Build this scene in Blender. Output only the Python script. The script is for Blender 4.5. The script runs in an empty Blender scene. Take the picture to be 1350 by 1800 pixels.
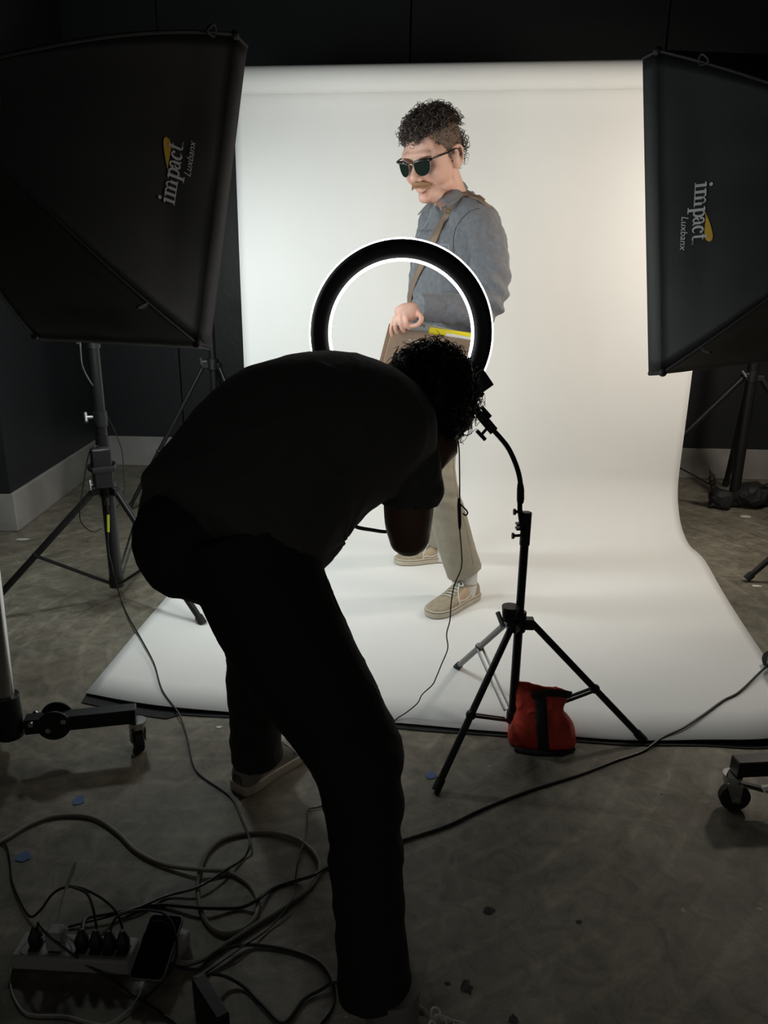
import bpy, bmesh, math, random
from mathutils import Vector, Matrix, noise
from mathutils.bvhtree import BVHTree
V = Vector
random.seed(7)
SC = bpy.context.scene
COL = SC.collection

# ------------------------------------------------------------------ camera
CH = 1.28
PITCH, YAW, ROLL = math.radians(17.45), math.radians(1.8), math.radians(0.7)
FPX = 1352.0
fwd = V((math.sin(YAW)*math.cos(PITCH), math.cos(YAW)*math.cos(PITCH), -math.sin(PITCH)))
r0 = fwd.cross(V((0, 0, 1))).normalized()
u0 = r0.cross(fwd).normalized()
cr, sr = math.cos(ROLL), math.sin(ROLL)
rgt = r0*cr + u0*sr
upv = u0*cr - r0*sr
CAM = V((0, 0, CH))
cd = bpy.data.cameras.new('camera'); cam = bpy.data.objects.new('camera', cd); COL.objects.link(cam)
cd.sensor_fit = 'VERTICAL'; cd.sensor_height = 36; cd.lens = 36*FPX/1800; cd.clip_start = 0.05
cam.matrix_world = Matrix(((rgt.x, upv.x, -fwd.x, CAM.x), (rgt.y, upv.y, -fwd.y, CAM.y), (rgt.z, upv.z, -fwd.z, CAM.z), (0, 0, 0, 1)))
SC.camera = cam
# ------------------------------------------------------------------ view, world
vs = SC.view_settings
vs.view_transform = 'Standard'; vs.look = 'None'; vs.exposure = 0.0; vs.gamma = 1.0; vs.use_curve_mapping = False
W = bpy.data.worlds.new('world'); SC.world = W; W.use_nodes = True
W.node_tree.nodes['Background'].inputs[0].default_value = (1.0, 0.96, 0.9, 1)
W.node_tree.nodes['Background'].inputs[1].default_value = 0.10
# brightness of the softboxes and ring, then of two added unseen fill lamps
LEFT_BOX = (8.2, (0.91, 1.0, 0.985))
RIGHT_BOX = (4.3, (1.0, 0.87, 0.72))
RING = (9.0, (1.0, 1.0, 1.0))
LEFT_FILL = (80.0, (0.93, 1.0, 0.98))
RIGHT_FILL = (112.0, (1.0, 0.91, 0.79))

def ray(px, py):
    return (fwd + rgt*((px-675)/FPX) + upv*((900-py)/FPX)).normalized()
def P(px, py, D):                       # the point at horizontal depth D seen at a pixel
    d = ray(px, py); return CAM + d*(D/d.y)
def F(px, py, z=0.0):                   # the point on the level z seen at a pixel
    d = ray(px, py); return CAM + d*((z-CH)/d.z)

# ------------------------------------------------------------------ materials
def mat(name, col, rough=0.6, metal=0.0, var=0.0, scale=20.0, bump=0.0, bscale=60.0, emit=None, spec=0.5, sheen=0.0, trans=0.0, coord='Object'):
    m = bpy.data.materials.new(name); m.use_nodes = True
    nt = m.node_tree; b = nt.nodes['Principled BSDF']
    b.inputs['Base Color'].default_value = (*col, 1); b.inputs['Roughness'].default_value = rough
    b.inputs['Metallic'].default_value = metal; b.inputs['Specular IOR Level'].default_value = spec
    if sheen: b.inputs['Sheen Weight'].default_value = sheen
    if trans: b.inputs['Transmission Weight'].default_value = trans
    if emit:
        b.inputs['Emission Color'].default_value = (*emit[1], 1); b.inputs['Emission Strength'].default_value = emit[0]
    tc = nt.nodes.new('ShaderNodeTexCoord')
    if var:
        n = nt.nodes.new('ShaderNodeTexNoise'); n.inputs['Scale'].default_value = scale; n.inputs['Detail'].default_value = 6
        nt.links.new(tc.outputs[coord], n.inputs['Vector'])
        r = nt.nodes.new('ShaderNodeValToRGB')
        r.color_ramp.elements[0].position = 0.3; r.color_ramp.elements[1].position = 0.7
        r.color_ramp.elements[0].color = (*[c*(1-var) for c in col], 1)
        r.color_ramp.elements[1].color = (*[min(1, c*(1+var)) for c in col], 1)
        nt.links.new(n.outputs['Fac'], r.inputs['Fac']); nt.links.new(r.outputs['Color'], b.inputs['Base Color'])
    if bump:
        n = nt.nodes.new('ShaderNodeTexNoise'); n.inputs['Scale'].default_value = bscale; n.inputs['Detail'].default_value = 4
        nt.links.new(tc.outputs[coord], n.inputs['Vector'])
        bp = nt.nodes.new('ShaderNodeBump'); bp.inputs['Strength'].default_value = bump; bp.inputs['Distance'].default_value = 0.01
        nt.links.new(n.outputs['Fac'], bp.inputs['Height']); nt.links.new(bp.outputs['Normal'], b.inputs['Normal'])
    return m

def concrete():
    m = mat('concrete_floor', (0.09, 0.08, 0.065), 0.55)
    nt = m.node_tree; N = nt.nodes; L = nt.links; b = N['Principled BSDF']
    tc = N.new('ShaderNodeTexCoord')
    def nz(scale, det, rough=0.6, dist=0.0):
        n = N.new('ShaderNodeTexNoise'); n.inputs['Scale'].default_value = scale; n.inputs['Detail'].default_value = det
        n.inputs['Roughness'].default_value = rough; n.inputs['Distortion'].default_value = dist
        L.new(tc.outputs['Object'], n.inputs['Vector']); return n
    def ramp(src, stops):
        r = N.new('ShaderNodeValToRGB'); e = r.color_ramp.elements
        e[0].position, e[0].color = stops[0][0], (*stops[0][1], 1); e[1].position, e[1].color = stops[-1][0], (*stops[-1][1], 1)
        for p, c in stops[1:-1]:
            k = e.new(p); k.color = (*c, 1)
        L.new(src, r.inputs['Fac']); return r
    def mix(kind, fac, a, c):
        x = N.new('ShaderNodeMix'); x.data_type = 'RGBA'; x.blend_type = kind
        if isinstance(fac, float): x.inputs[0].default_value = fac
        else: L.new(fac, x.inputs[0])
        L.new(a, x.inputs[6])
        if isinstance(c, tuple): x.inputs[7].default_value = (*c, 1)
        else: L.new(c, x.inputs[7])
        return x.outputs[2]
    big = ramp(nz(1.3, 8, 0.65, 0.6).outputs['Fac'], [(0.3, (0.11, 0.099, 0.074)), (0.5, (0.18, 0.163, 0.124)), (0.72, (0.28, 0.257, 0.204))])
    fine = ramp(nz(14, 10, 0.7, 1.0).outputs['Fac'], [(0.3, (0.5, 0.5, 0.5)), (0.7, (1.4, 1.4, 1.4))])
    c = mix('MULTIPLY', 1.0, big.outputs[0], fine.outputs[0])
    # trowel arcs
    mp = N.new('ShaderNodeMapping'); mp.inputs['Location'].default_value = (0.45, -2.55, 0)
    L.new(tc.outputs['Object'], mp.inputs['Vector'])
    wv = N.new('ShaderNodeTexWave'); wv.wave_type = 'RINGS'; wv.rings_direction = 'Z'; wv.inputs['Scale'].default_value = 3.2
    wv.inputs['Distortion'].default_value = 1.6; wv.inputs['Detail'].default_value = 3; wv.inputs['Detail Scale'].default_value = 1.4
    L.new(mp.outputs[0], wv.inputs['Vector'])
    arcs = ramp(wv.outputs['Fac'], [(0.86, (1, 1, 1)), (0.97, (1.5, 1.5, 1.5))])
    c = mix('MULTIPLY', 0.38, c, arcs.outputs[0])
    # pale paint scuffs and flecks
    sc = ramp(nz(5.5, 12, 0.82, 2.0).outputs['Fac'], [(0.64, (0, 0, 0)), (0.74, (0.5, 0.5, 0.5))])
    c = mix('MIX', sc.outputs[0], c, (0.3, 0.28, 0.24))
    fl = ramp(nz(30, 3, 0.5).outputs['Fac'], [(0.73, (0, 0, 0)), (0.76, (0.8, 0.8, 0.8))])
    c = mix('MIX', fl.outputs[0], c, (0.36, 0.34, 0.3))
    L.new(c, b.inputs['Base Color'])
    rr = ramp(nz(3, 6).outputs['Fac'], [(0.3, (0.42, 0.42, 0.42)), (0.7, (0.68, 0.68, 0.68))]); L.new(rr.outputs[0], b.inputs['Roughness'])
    bp = N.new('ShaderNodeBump'); bp.inputs['Strength'].default_value = 0.35; bp.inputs['Distance'].default_value = 0.006
    L.new(nz(18, 10, 0.75).outputs['Fac'], bp.inputs['Height']); L.new(bp.outputs['Normal'], b.inputs['Normal'])
    return m

def wallpaint():
    m = mat('black_wall_paint', (0.016, 0.018, 0.02), 0.45, bump=0.10, bscale=35)
    nt = m.node_tree; b = nt.nodes['Principled BSDF']; tc = nt.nodes.new('ShaderNodeTexCoord')
    n = nt.nodes.new('ShaderNodeTexNoise'); n.inputs['Scale'].default_value = 26; n.inputs['Detail'].default_value = 2
    nt.links.new(tc.outputs['Object'], n.inputs['Vector'])
    r = nt.nodes.new('ShaderNodeValToRGB'); r.color_ramp.elements[0].position = 0.79; r.color_ramp.elements[1].position = 0.80
    r.color_ramp.elements[0].color = (0.016, 0.018, 0.0205, 1); r.color_ramp.elements[1].color = (0.12, 0.12, 0.12, 1)
    nt.links.new(n.outputs['Fac'], r.inputs['Fac']); nt.links.new(r.outputs['Color'], b.inputs['Base Color'])
    return m

def skin(name, col, warm):
    m = mat(name, col, 0.5, var=0.0)
    nt = m.node_tree; b = nt.nodes['Principled BSDF']; tc = nt.nodes.new('ShaderNodeTexCoord')
    n = nt.nodes.new('ShaderNodeTexNoise'); n.inputs['Scale'].default_value = 18; n.inputs['Detail'].default_value = 4
    nt.links.new(tc.outputs['Object'], n.inputs['Vector'])
    r = nt.nodes.new('ShaderNodeValToRGB'); r.color_ramp.elements[0].position = 0.35; r.color_ramp.elements[1].position = 0.68
    r.color_ramp.elements[0].color = (*col, 1); r.color_ramp.elements[1].color = (*warm, 1)
    nt.links.new(n.outputs['Fac'], r.inputs['Fac']); nt.links.new(r.outputs['Color'], b.inputs['Base Color'])
    b.inputs['Subsurface Weight'].default_value = 0.08; b.inputs['Subsurface Radius'].default_value = (0.01, 0.004, 0.002)
    return m

M = {}
M['paper'] = mat('white_seamless_paper', (0.82, 0.82, 0.81), 0.75, var=0.012, scale=3.0, bump=0.05, bscale=4.0)
M['floor'] = concrete()
M['wall'] = wallpaint()
M['base'] = mat('grey_concrete_curb', (0.30, 0.285, 0.27), 0.7, var=0.18, scale=5, bump=0.15, bscale=25)
M['chip'] = mat('worn_floor_pit', (0.045, 0.041, 0.035), 0.9, var=0.5, scale=120)
M['dark'] = mat('dark_trim', (0.008, 0.008, 0.009), 0.5)
M['box_cloth'] = mat('black_nylon', (0.0115, 0.012, 0.0128), 0.55, var=0.15, scale=8, bump=0.1, bscale=300)
M['box_seam'] = mat('black_webbing', (0.006, 0.006, 0.007), 0.6)
M['diffL'] = mat('diffusion_cloth_cool', (0.8, 0.8, 0.8), 0.8, emit=LEFT_BOX)
M['diffR'] = mat('diffusion_cloth_warm', (0.8, 0.8, 0.8), 0.8, emit=RIGHT_BOX)
M['fillL'] = mat('cool_fill_front', (0.8, 0.8, 0.8), 0.6, emit=LEFT_FILL)
M['fillR'] = mat('warm_fill_front', (0.8, 0.8, 0.8), 0.6, emit=RIGHT_FILL)
M['ringdiff'] = mat('ring_diffuser', (0.8, 0.8, 0.8), 0.6, emit=RING)
M['blackmetal'] = mat('black_metal', (0.012, 0.012, 0.013), 0.38, metal=0.0, spec=0.35)
M['blackplastic'] = mat('black_plastic', (0.008, 0.008, 0.009), 0.5)
M['chrome'] = mat('chrome', (0.6, 0.6, 0.6), 0.22, metal=1.0)
M['greymetal'] = mat('grey_metal', (0.22, 0.22, 0.22), 0.4, metal=0.7)
M['rubber'] = mat('rubber', (0.012, 0.012, 0.012), 0.8)
M['logo'] = mat('white_print', (0.62, 0.62, 0.62), 0.7)
M['logo_y'] = mat('yellow_print', (0.62, 0.38, 0.03), 0.7)
M['red'] = mat('red_nylon', (0.60, 0.05, 0.025), 0.6, var=0.2, scale=12, bump=0.2, bscale=200)
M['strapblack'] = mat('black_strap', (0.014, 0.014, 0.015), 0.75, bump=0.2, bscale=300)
M['bagblack'] = mat('black_sandbag_cloth', (0.013, 0.012, 0.012), 0.7, bump=0.3, bscale=40)
M['cable'] = mat('black_cable', (0.012, 0.012, 0.012), 0.4)
M['cablegrey'] = mat('grey_beige_cable', (0.2, 0.19, 0.155), 0.5, var=0.1)
M['cablewhite'] = mat('white_cable', (0.5, 0.5, 0.5), 0.45)
M['whiteplastic'] = mat('white_plastic', (0.36, 0.36, 0.35), 0.5)
M['glass'] = mat('phone_screen', (0.004, 0.005, 0.007), 0.12)
M['bluetape'] = mat('blue_tape', (0.09, 0.16, 0.34), 0.7)
M['flake'] = mat('paper_flake', (0.6, 0.58, 0.55), 0.8)
M['hazard'] = mat('yellow_green_tape', (0.55, 0.65, 0.04), 0.6)
M['skin'] = skin('fair_skin', (0.57, 0.36, 0.28), (0.60, 0.31, 0.235))
M['skin_d'] = skin('brown_skin', (0.16, 0.085, 0.06), (0.19, 0.10, 0.07))  # darker brown skin tone for the bending person
M['hair'] = mat('dark_brown_curls', (0.035, 0.024, 0.019), 0.45)
M['fade'] = mat('short_brown_side_hair', (0.14, 0.095, 0.07), 0.8, var=0.35, scale=250)
M['hairblack'] = mat('black_curls', (0.006, 0.005, 0.005), 0.45)
M['moustache'] = mat('ginger_moustache', (0.27, 0.145, 0.07), 0.8, var=0.3, scale=200)
M['brow'] = mat('brown_eyebrow', (0.16, 0.09, 0.055), 0.85, var=0.3, scale=200)
M['lip'] = mat('lip', (0.50, 0.22, 0.19), 0.5)
M['shirt'] = mat('slate_blue_cotton', (0.140, 0.147, 0.164), 0.85, var=0.14, scale=60, bump=0.35, bscale=260, sheen=0.15)
M['stitch'] = mat('pale_stitching', (0.36, 0.38, 0.40), 0.8)
M['khaki'] = mat('khaki_cotton', (0.36, 0.325, 0.25), 0.85, var=0.08, scale=30, bump=0.3, bscale=220, sheen=0.1)
M['tee'] = mat('black_tee', (0.085, 0.083, 0.082), 0.85, bump=0.2, bscale=120, sheen=0.06)
M['blackpants'] = mat('black_denim', (0.02, 0.0195, 0.0195), 0.85, bump=0.25, bscale=150)
M['suede'] = mat('tan_suede', (0.36, 0.305, 0.22), 0.9, var=0.15, scale=40)
M['canvas'] = mat('sand_canvas', (0.56, 0.42, 0.29), 0.9, var=0.08, scale=60)
M['sole'] = mat('cream_rubber_sole', (0.56, 0.50, 0.40), 0.7, var=0.1, scale=15)
M['stripe'] = mat('off_white_leather', (0.72, 0.69, 0.64), 0.6)
M['lace'] = mat('white_lace', (0.72, 0.72, 0.68), 0.8)
M['sock'] = mat('white_sock', (0.72, 0.70, 0.68), 0.9, bump=0.3, bscale=200)
M['greyshoe'] = mat('grey_canvas_shoe', (0.26, 0.245, 0.225), 0.85, var=0.1, scale=40)
M['bag'] = mat('brown_leather', (0.225, 0.155, 0.105), 0.65, var=0.12, scale=14, bump=0.1, bscale=90)
M['bagedge'] = mat('worn_brown_leather', (0.30, 0.19, 0.12), 0.65, var=0.15, scale=14)
M['strap'] = mat('tan_brown_strap', (0.19, 0.135, 0.095), 0.65, var=0.1, scale=30)
M['gold'] = mat('gold_metal', (0.8, 0.6, 0.3), 0.25, metal=1.0)
M['sunlens'] = mat('dark_green_lens', (0.012, 0.018, 0.014), 0.08)
M['frame'] = mat('black_acetate', (0.006, 0.006, 0.006), 0.25)
M['yellow'] = mat('yellow_sleeve', (0.85, 0.72, 0.02), 0.6)
M['greysleeve'] = mat('grey_sleeve', (0.42, 0.43, 0.42), 0.5)
M['whitesleeve'] = mat('white_sleeve', (0.75, 0.75, 0.70), 0.6)
M['ink'] = mat('dark_ink', (0.03, 0.03, 0.03), 0.7)
M['silver'] = mat('worn_silver_print', (0.5, 0.52, 0.53), 0.5)

# ------------------------------------------------------------------ mesh helpers
def world_of(o):
    v = V((0, 0, 0))
    while o is not None:
        v = v + o.location; o = o.parent
    return v
def tag(o, label=None, cat=None, group=None, kind=None):
    if label: o['label'] = label
    if cat: o['category'] = cat
    if group: o['group'] = group
    if kind: o['kind'] = kind
    return o
def empty(name, loc, label, cat, group=None):
    o = bpy.data.objects.new(name, None); COL.objects.link(o); o.location = loc; o.empty_display_size = 0.05
    return tag(o, label, cat, group)

def catmull(pts, n=6):
    pts = [V(p) for p in pts]
    if len(pts) < 3 or n <= 1: return pts
    out = []
    for i in range(len(pts)-1):
        p0 = pts[max(i-1, 0)]; p1 = pts[i]; p2 = pts[i+1]; p3 = pts[min(i+2, len(pts)-1)]
        for k in range(n):
            t = k/n
            out.append(0.5*((2*p1) + (p2-p0)*t + (2*p0-5*p1+4*p2-p3)*t*t + (3*p1-p0-3*p2+p3)*t**3))
    out.append(pts[-1]); return out

class MB:
    def __init__(s): s.v = []; s.f = []; s.mi = []; s.cur = 0
    def add(s, vs, fs):
        b = len(s.v); s.v += [V(p) for p in vs]
        for f in fs: s.f.append([b+i for i in f]); s.mi.append(s.cur)
    def box(s, c, size, R=None):
        x, y, z = [k/2 for k in size]; R = R or Matrix.Identity(3)
        vs = [V(c)+R@V((a*x, b*y, d*z)) for a in (-1, 1) for b in (-1, 1) for d in (-1, 1)]
        s.add(vs, [(0,1,3,2), (4,6,7,5), (0,4,5,1), (2,3,7,6), (0,2,6,4), (1,5,7,3)])
    def tube(s, pts, r, n=10, sm=1, cap=True, closed=False, flat=None, hint=None):
        pts = catmull(pts, sm) if sm > 1 else [V(p) for p in pts]
        m = len(pts); rs = r if isinstance(r, (list, tuple)) else None
        if rs and len(rs) != m:
            rs = [rs[min(int(i*(len(rs)-1)/(m-1)), len(rs)-2)]*(1-((i*(len(rs)-1)/(m-1)) - min(int(i*(len(rs)-1)/(m-1)), len(rs)-2))) + rs[min(int(i*(len(rs)-1)/(m-1)), len(rs)-2)+1]*((i*(len(rs)-1)/(m-1)) - min(int(i*(len(rs)-1)/(m-1)), len(rs)-2)) for i in range(m)]
        N = None; vs = []
        for i, p in enumerate(pts):
            if closed: t = (pts[(i+1) % m]-pts[i-1])
            else: t = pts[min(i+1, m-1)]-pts[max(i-1, 0)]
            if t.length < 1e-9: t = V((0, 0, 1))
            t.normalize()
            if hint is not None: N = hint - t*hint.dot(t)
            elif N is None: N = t.orthogonal()
            N = (N - t*N.dot(t)); N = N.normalized() if N.length > 1e-6 else t.orthogonal().normalized()
            B = t.cross(N); rr = rs[i] if rs else r
            fl = flat if flat else 1.0
            for k in range(n):
                a = 2*math.pi*k/n; vs.append(p + N*(math.cos(a)*rr) + B*(math.sin(a)*rr*fl))
        fs = []
        for i in range(m if closed else m-1):
            for k in range(n):
                a = i*n+k; b = i*n+(k+1) % n; j = ((i+1) % m)*n
                fs.append((a, b, j+(k+1) % n, j+k))
        if cap and not closed: fs += [tuple(range(n-1, -1, -1)), tuple((m-1)*n+k for k in range(n))]
        s.add(vs, fs)
    def cyl(s, a, b, r, r2=None, n=20): s.tube([a, b], [r, r if r2 is None else r2], n)
    def ball(s, c, r, R=None, nu=16, nv=10):
        R = R or Matrix.Identity(3); r = r if isinstance(r, (tuple, list)) else (r, r, r); vs = [V(c)+R@V((0, 0, r[2]))]
        for i in range(1, nv):
            th = math.pi*i/nv
            for k in range(nu):
                a = 2*math.pi*k/nu; vs.append(V(c)+R@V((r[0]*math.sin(th)*math.cos(a), r[1]*math.sin(th)*math.sin(a), r[2]*math.cos(th))))
        vs.append(V(c)+R@V((0, 0, -r[2]))); fs = []
        for k in range(nu): fs.append((0, 1+k, 1+(k+1) % nu))
        for i in range(nv-2):
            for k in range(nu):
                a = 1+i*nu; fs.append((a+k, a+nu+k, a+nu+(k+1) % nu, a+(k+1) % nu))
        a = 1+(nv-2)*nu
        for k in range(nu): fs.append((a+k, len(vs)-1, a+(k+1) % nu))
        s.add(vs, fs)
    def grid(s, rows, closed=False):
        m = len(rows); n = len(rows[0]); vs = [p for r in rows for p in r]; fs = []
        for i in range(m-1):
            for k in range(n if closed else n-1):
                fs.append((i*n+k, i*n+(k+1) % n, (i+1)*n+(k+1) % n, (i+1)*n+k))
        s.add(vs, fs)
    def prism(s, pts, off):                # polygon pts extruded by vector off
        n = len(pts); vs = [V(p) for p in pts]+[V(p)+V(off) for p in pts]
        s.add(vs, [tuple(range(n-1, -1, -1)), tuple(range(n, 2*n))]+[(i, (i+1) % n, n+(i+1) % n, n+i) for i in range(n)])
    def loft(s, secs, hint, n=24, sub=4, sq=2.0):      # secs: (point, a, b); a is the half width along hint
        cs = catmull([q[0] for q in secs], sub); ab = catmull([V((q[1], q[2], 0)) for q in secs], sub)
        m = len(cs); rows = []; hint = V(hint)
        T0 = (cs[1]-cs[0]).normalized(); T1 = (cs[-1]-cs[-2]).normalized()
        def ring(p, T, a, b):
            A = hint - T*hint.dot(T); A = A.normalized() if A.length > 1e-3 else T.orthogonal().normalized(); B = T.cross(A)
            o = []
            for k in range(n):
                t = 2*math.pi*k/n; c, q = math.cos(t), math.sin(t)
                c = math.copysign(abs(c)**(2/sq), c); q = math.copysign(abs(q)**(2/sq), q)
                o.append(p+A*(c*a)+B*(q*b))
            return o
        for j in (0.15, 0.6, 0.9): 
            h = math.sqrt(1-(1-j)**2) if j < 1 else 1
            rows.append(ring(cs[0]-T0*(min(ab[0].x, ab[0].y)*s.capk*(1-j)), T0, ab[0].x*h, ab[0].y*h))
        for i in range(m):
            T = (cs[min(i+1, m-1)]-cs[max(i-1, 0)]).normalized(); rows.append(ring(cs[i], T, ab[i].x, ab[i].y))
        for j in (0.9, 0.6, 0.15):
            h = math.sqrt(1-(1-j)**2)
            rows.append(ring(cs[-1]+T1*(min(ab[-1].x, ab[-1].y)*s.capk*(1-j)), T1, ab[-1].x*h, ab[-1].y*h))
        s.grid(rows, closed=True); k = len(s.v); s.f.append([k-1-i for i in range(n)][::-1]); s.mi.append(s.cur)
        st = k-len(rows)*n; s.f.append([st+n-1-i for i in range(n)]); s.mi.append(s.cur)
    capk = 0.9
    def transform(s, R, t, start=0):
        for i in range(start, len(s.v)): s.v[i] = R@s.v[i]+t
    def build(s, name, material, parent=None, smooth=True, bevel=0.0, fix=True, ang=40):
        me = bpy.data.meshes.new(name); off = world_of(parent) if parent else V((0, 0, 0))
        me.from_pydata([tuple(p-off) for p in s.v], [], s.f); me.validate()
        mats = material if isinstance(material, (list, tuple)) else [material]
        for m in mats: me.materials.append(m)
        if len(mats) > 1 and len(me.polygons) == len(s.mi):
            for p, i in zip(me.polygons, s.mi): p.material_index = i
        if fix:
            bm = bmesh.new(); bm.from_mesh(me); bmesh.ops.recalc_face_normals(bm, faces=bm.faces); bm.to_mesh(me); bm.free()
        o = bpy.data.objects.new(name, me); COL.objects.link(o)
        if parent: o.parent = parent
        if bevel:
            bv = o.modifiers.new('bevel', 'BEVEL'); bv.width = bevel; bv.segments = 2; bv.limit_method = 'ANGLE'
        if smooth:
            me.polygons.foreach_set('use_smooth', [True]*len(me.polygons))
            me.set_sharp_from_angle(angle=math.radians(ang))
        return o
    def bvh(s): return BVHTree.FromPolygons([tuple(p) for p in s.v], s.f)

def remesh(mb, name, material, parent, voxel, smooth=6, fold=None, fac=0.5):
    """one continuous surface from overlapping closed volumes; fold(v, n) moves a vertex along its normal"""
    me = bpy.data.meshes.new(name+'_src'); me.from_pydata([tuple(p) for p in mb.v], [], mb.f)
    bm = bmesh.new(); bm.from_mesh(me); bmesh.ops.recalc_face_normals(bm, faces=bm.faces); bm.to_mesh(me); bm.free()
    o = bpy.data.objects.new(name+'_src', me); COL.objects.link(o)
    r = o.modifiers.new('r', 'REMESH'); r.mode = 'VOXEL'; r.voxel_size = voxel
    if smooth:
        k = o.modifiers.new('s', 'SMOOTH'); k.factor = fac; k.iterations = smooth
    dg = bpy.context.evaluated_depsgraph_get(); dg.update()
    nm = bpy.data.meshes.new_from_object(o.evaluated_get(dg)); nm.name = name
    bpy.data.objects.remove(o); bpy.data.meshes.remove(me)
    off = world_of(parent) if parent else V((0, 0, 0))
    ns = [v.normal.copy() for v in nm.vertices]
    for v, n in zip(nm.vertices, ns):
        p = v.co.copy()
        if fold: p = p + n*fold(p, n)
        v.co = p
    tree = BVHTree.FromPolygons([v.co.copy() for v in nm.vertices], [tuple(p.vertices) for p in nm.polygons])
    for v in nm.vertices: v.co = v.co-off
    mats = material if isinstance(material, (list, tuple)) else [material]
    nm.materials.clear()
    for m in mats: nm.materials.append(m)
    nm.polygons.foreach_set('use_smooth', [True]*len(nm.polygons))
    ob = bpy.data.objects.new(name, nm); COL.objects.link(ob)
    if parent: ob.parent = parent
    return ob, tree

def hit(tree, px, py, off=0.0):
    d = ray(px, py); loc, n, i, dist = tree.ray_cast(CAM, d)
    if loc is None: return None, None
    if n.dot(d) > 0: n = -n
    return loc+n*off, n
def basis(f, upish=V((0, 0, 1))):       # columns: right, forward, up
    f = V(f).normalized(); r = f.cross(V(upish)).normalized(); u = r.cross(f)
    return Matrix(((r.x, f.x, u.x), (r.y, f.y, u.y), (r.z, f.z, u.z)))
def nfold(amp, sc, seed=0.0, str_=V((1, 1, 1))):
    def f(p, n):
        q = V((p.x*str_.x, p.y*str_.y, p.z*str_.z))*sc + V((seed, seed*1.7, seed*0.3))
        w = noise.noise(q); r = 1-abs(noise.noise(q*1.9+V((9, 3, 1))))*2
        return amp*(w+0.35*max(r, 0)**3)
    return f
#==PART2==
# ================================================================== setting
def struct(name, mb, m, **k): return tag(mb.build(name, m, **k), kind='structure')
b = MB(); b.box((0.3, 2.0, -0.05), (9, 10, 0.1)); struct('floor', b, M['floor'], smooth=False)
# the back wall runs slightly askew
WA, WB = V((-1.60, 5.12, 0)), V((2.30, 4.825, 0)); wd = (WB-WA).normalized(); wn = V((wd.y, -wd.x, 0))   # wn points to the room
def wall_at(px, z): return WA + wd*px + V((0, 0, z))
Rw = Matrix(((wd.x, -wn.x, 0), (wd.y, -wn.y, 0), (0, 0, 1)))
mid = WA+wd*2.3
b = MB()
seams = [-0.9, 0.42, 1.88, 3.32, 4.6, 6.0]          # plywood panels with open joints
xs = seams
for i in range(len(xs)-1):
    c = WA+wd*((xs[i]+xs[i+1])/2)-wn*0.05
    b.box((c.x, c.y, 1.71), (xs[i+1]-xs[i]-0.008, 0.1, 3.02), Rw)
c = WA+wd*2.5-wn*0.14
b.box((c.x, c.y, 1.6), (7.0, 0.1, 3.2), Rw)
struct('wall_back', b, M['wall'], smooth=False, bevel=0.003)
b = MB(); c = WA+wd*2.5-wn*0.035; b.box((c.x, c.y, 0.1), (7.0, 0.1, 0.2), Rw); struct('baseboard_back', b, M['base'], smooth=False, bevel=0.006)
b = MB(); b.box((-2.33, 4.5, 1.70), (1.18, 1.56, 3.0)); b.box((-4.0, 4.5, 1.7), (2.4, 1.4, 3.0)); struct('wall_left', b, M['wall'], smooth=False)
b = MB(); b.box((-2.36, 4.5, 0.1), (1.27, 1.56, 0.2)); b.box((-3.6, 4.47, 0.1), (1.3, 1.44, 0.2)); struct('baseboard_left', b, M['base'], smooth=False, bevel=0.006)
b = MB(); b.box((4.7, 2.0, 1.6), (0.1, 10, 3.2)); struct('wall_right', b, M['wall'], smooth=False)
b = MB(); b.box((-4.2, 0.4, 1.6), (0.1, 6.8, 3.2)); struct('wall_far_left', b, M['wall'], smooth=False)
b = MB(); b.box((0.3, 2.0, 3.25), (9, 10, 0.1)); struct('ceiling', b, M['dark'], smooth=False)

# ================================================================== paper backdrop
bd = empty('paper_backdrop', (0.5, 3.85, 0), 'white seamless paper backdrop hanging from a roll and sweeping over the floor', 'backdrop')
rollL, rollR = V((-0.605, 3.89, 2.083)), V((1.60, 3.69, 2.11))
rdir = (rollR-rollL).normalized()
b = MB(); rr = 0.056
b.tube([rollL, rollR], rr, 40); b.build('paper_roll', M['paper'], bd)
b = MB(); b.tube([rollL-rdir*0.42, rollR+rdir*0.5], 0.016, 14); b.build('crossbar', M['greymetal'], bd)
pn = V((rdir.y, -rdir.x, 0)).normalized()       # towards the camera
L = []; R = []
def edge(top, hangXY, flo):
    pts = [top+V((0, 0, 0.0))]
    return pts
topL = rollL - pn*rr + rdir*0.012; topR = rollR - pn*rr - rdir*0.012
hl = V((-0.593, 3.95, 0)); hrr = V((1.631, 3.78, 0))
def side(top, base, fl):
    # top -> vertical -> quarter curve -> floor points
    f0 = fl[0]; R_ = 0.30; d = (f0-base); d.z = 0; d.normalize()
    out = [top, V((base.x, base.y, 1.4)), V((base.x, base.y, 0.9)), V((base.x, base.y, 0.5))]
    for k in range(0, 7):
        a = k/6*math.pi/2
        out.append(V((base.x, base.y, 0.004)) + d*(R_*(1-math.cos(a))) + V((0, 0, R_*(1-math.sin(a)))))
    return out, fl
Lv, Lf = side(topL, hl, [V((-0.742, 3.34, 0.004)), V((-0.782, 2.962, 0.004)), V((-0.865, 2.163, 0.004))])
Rv, Rf = side(topR, hrr, [V((1.605, 3.31, 0.004)), V((1.502, 2.844, 0.004)), V((1.34, 2.02, 0.004))])
nU = 60
LL = catmull(Lv+Lf, 5); RR = catmull(Rv+Rf, 5)
front = catmull([F(150, 1218, .012), F(270, 1240, .016), F(405, 1252, .012), F(560, 1262, .01), F(690, 1270, .01), F(850, 1284, .01), F(985, 1293, .01), F(1100, 1301, .01), F(1230, 1301, .013), F(1350, 1299, .02), V((1.33, 1.93, .02))], 6)
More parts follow.
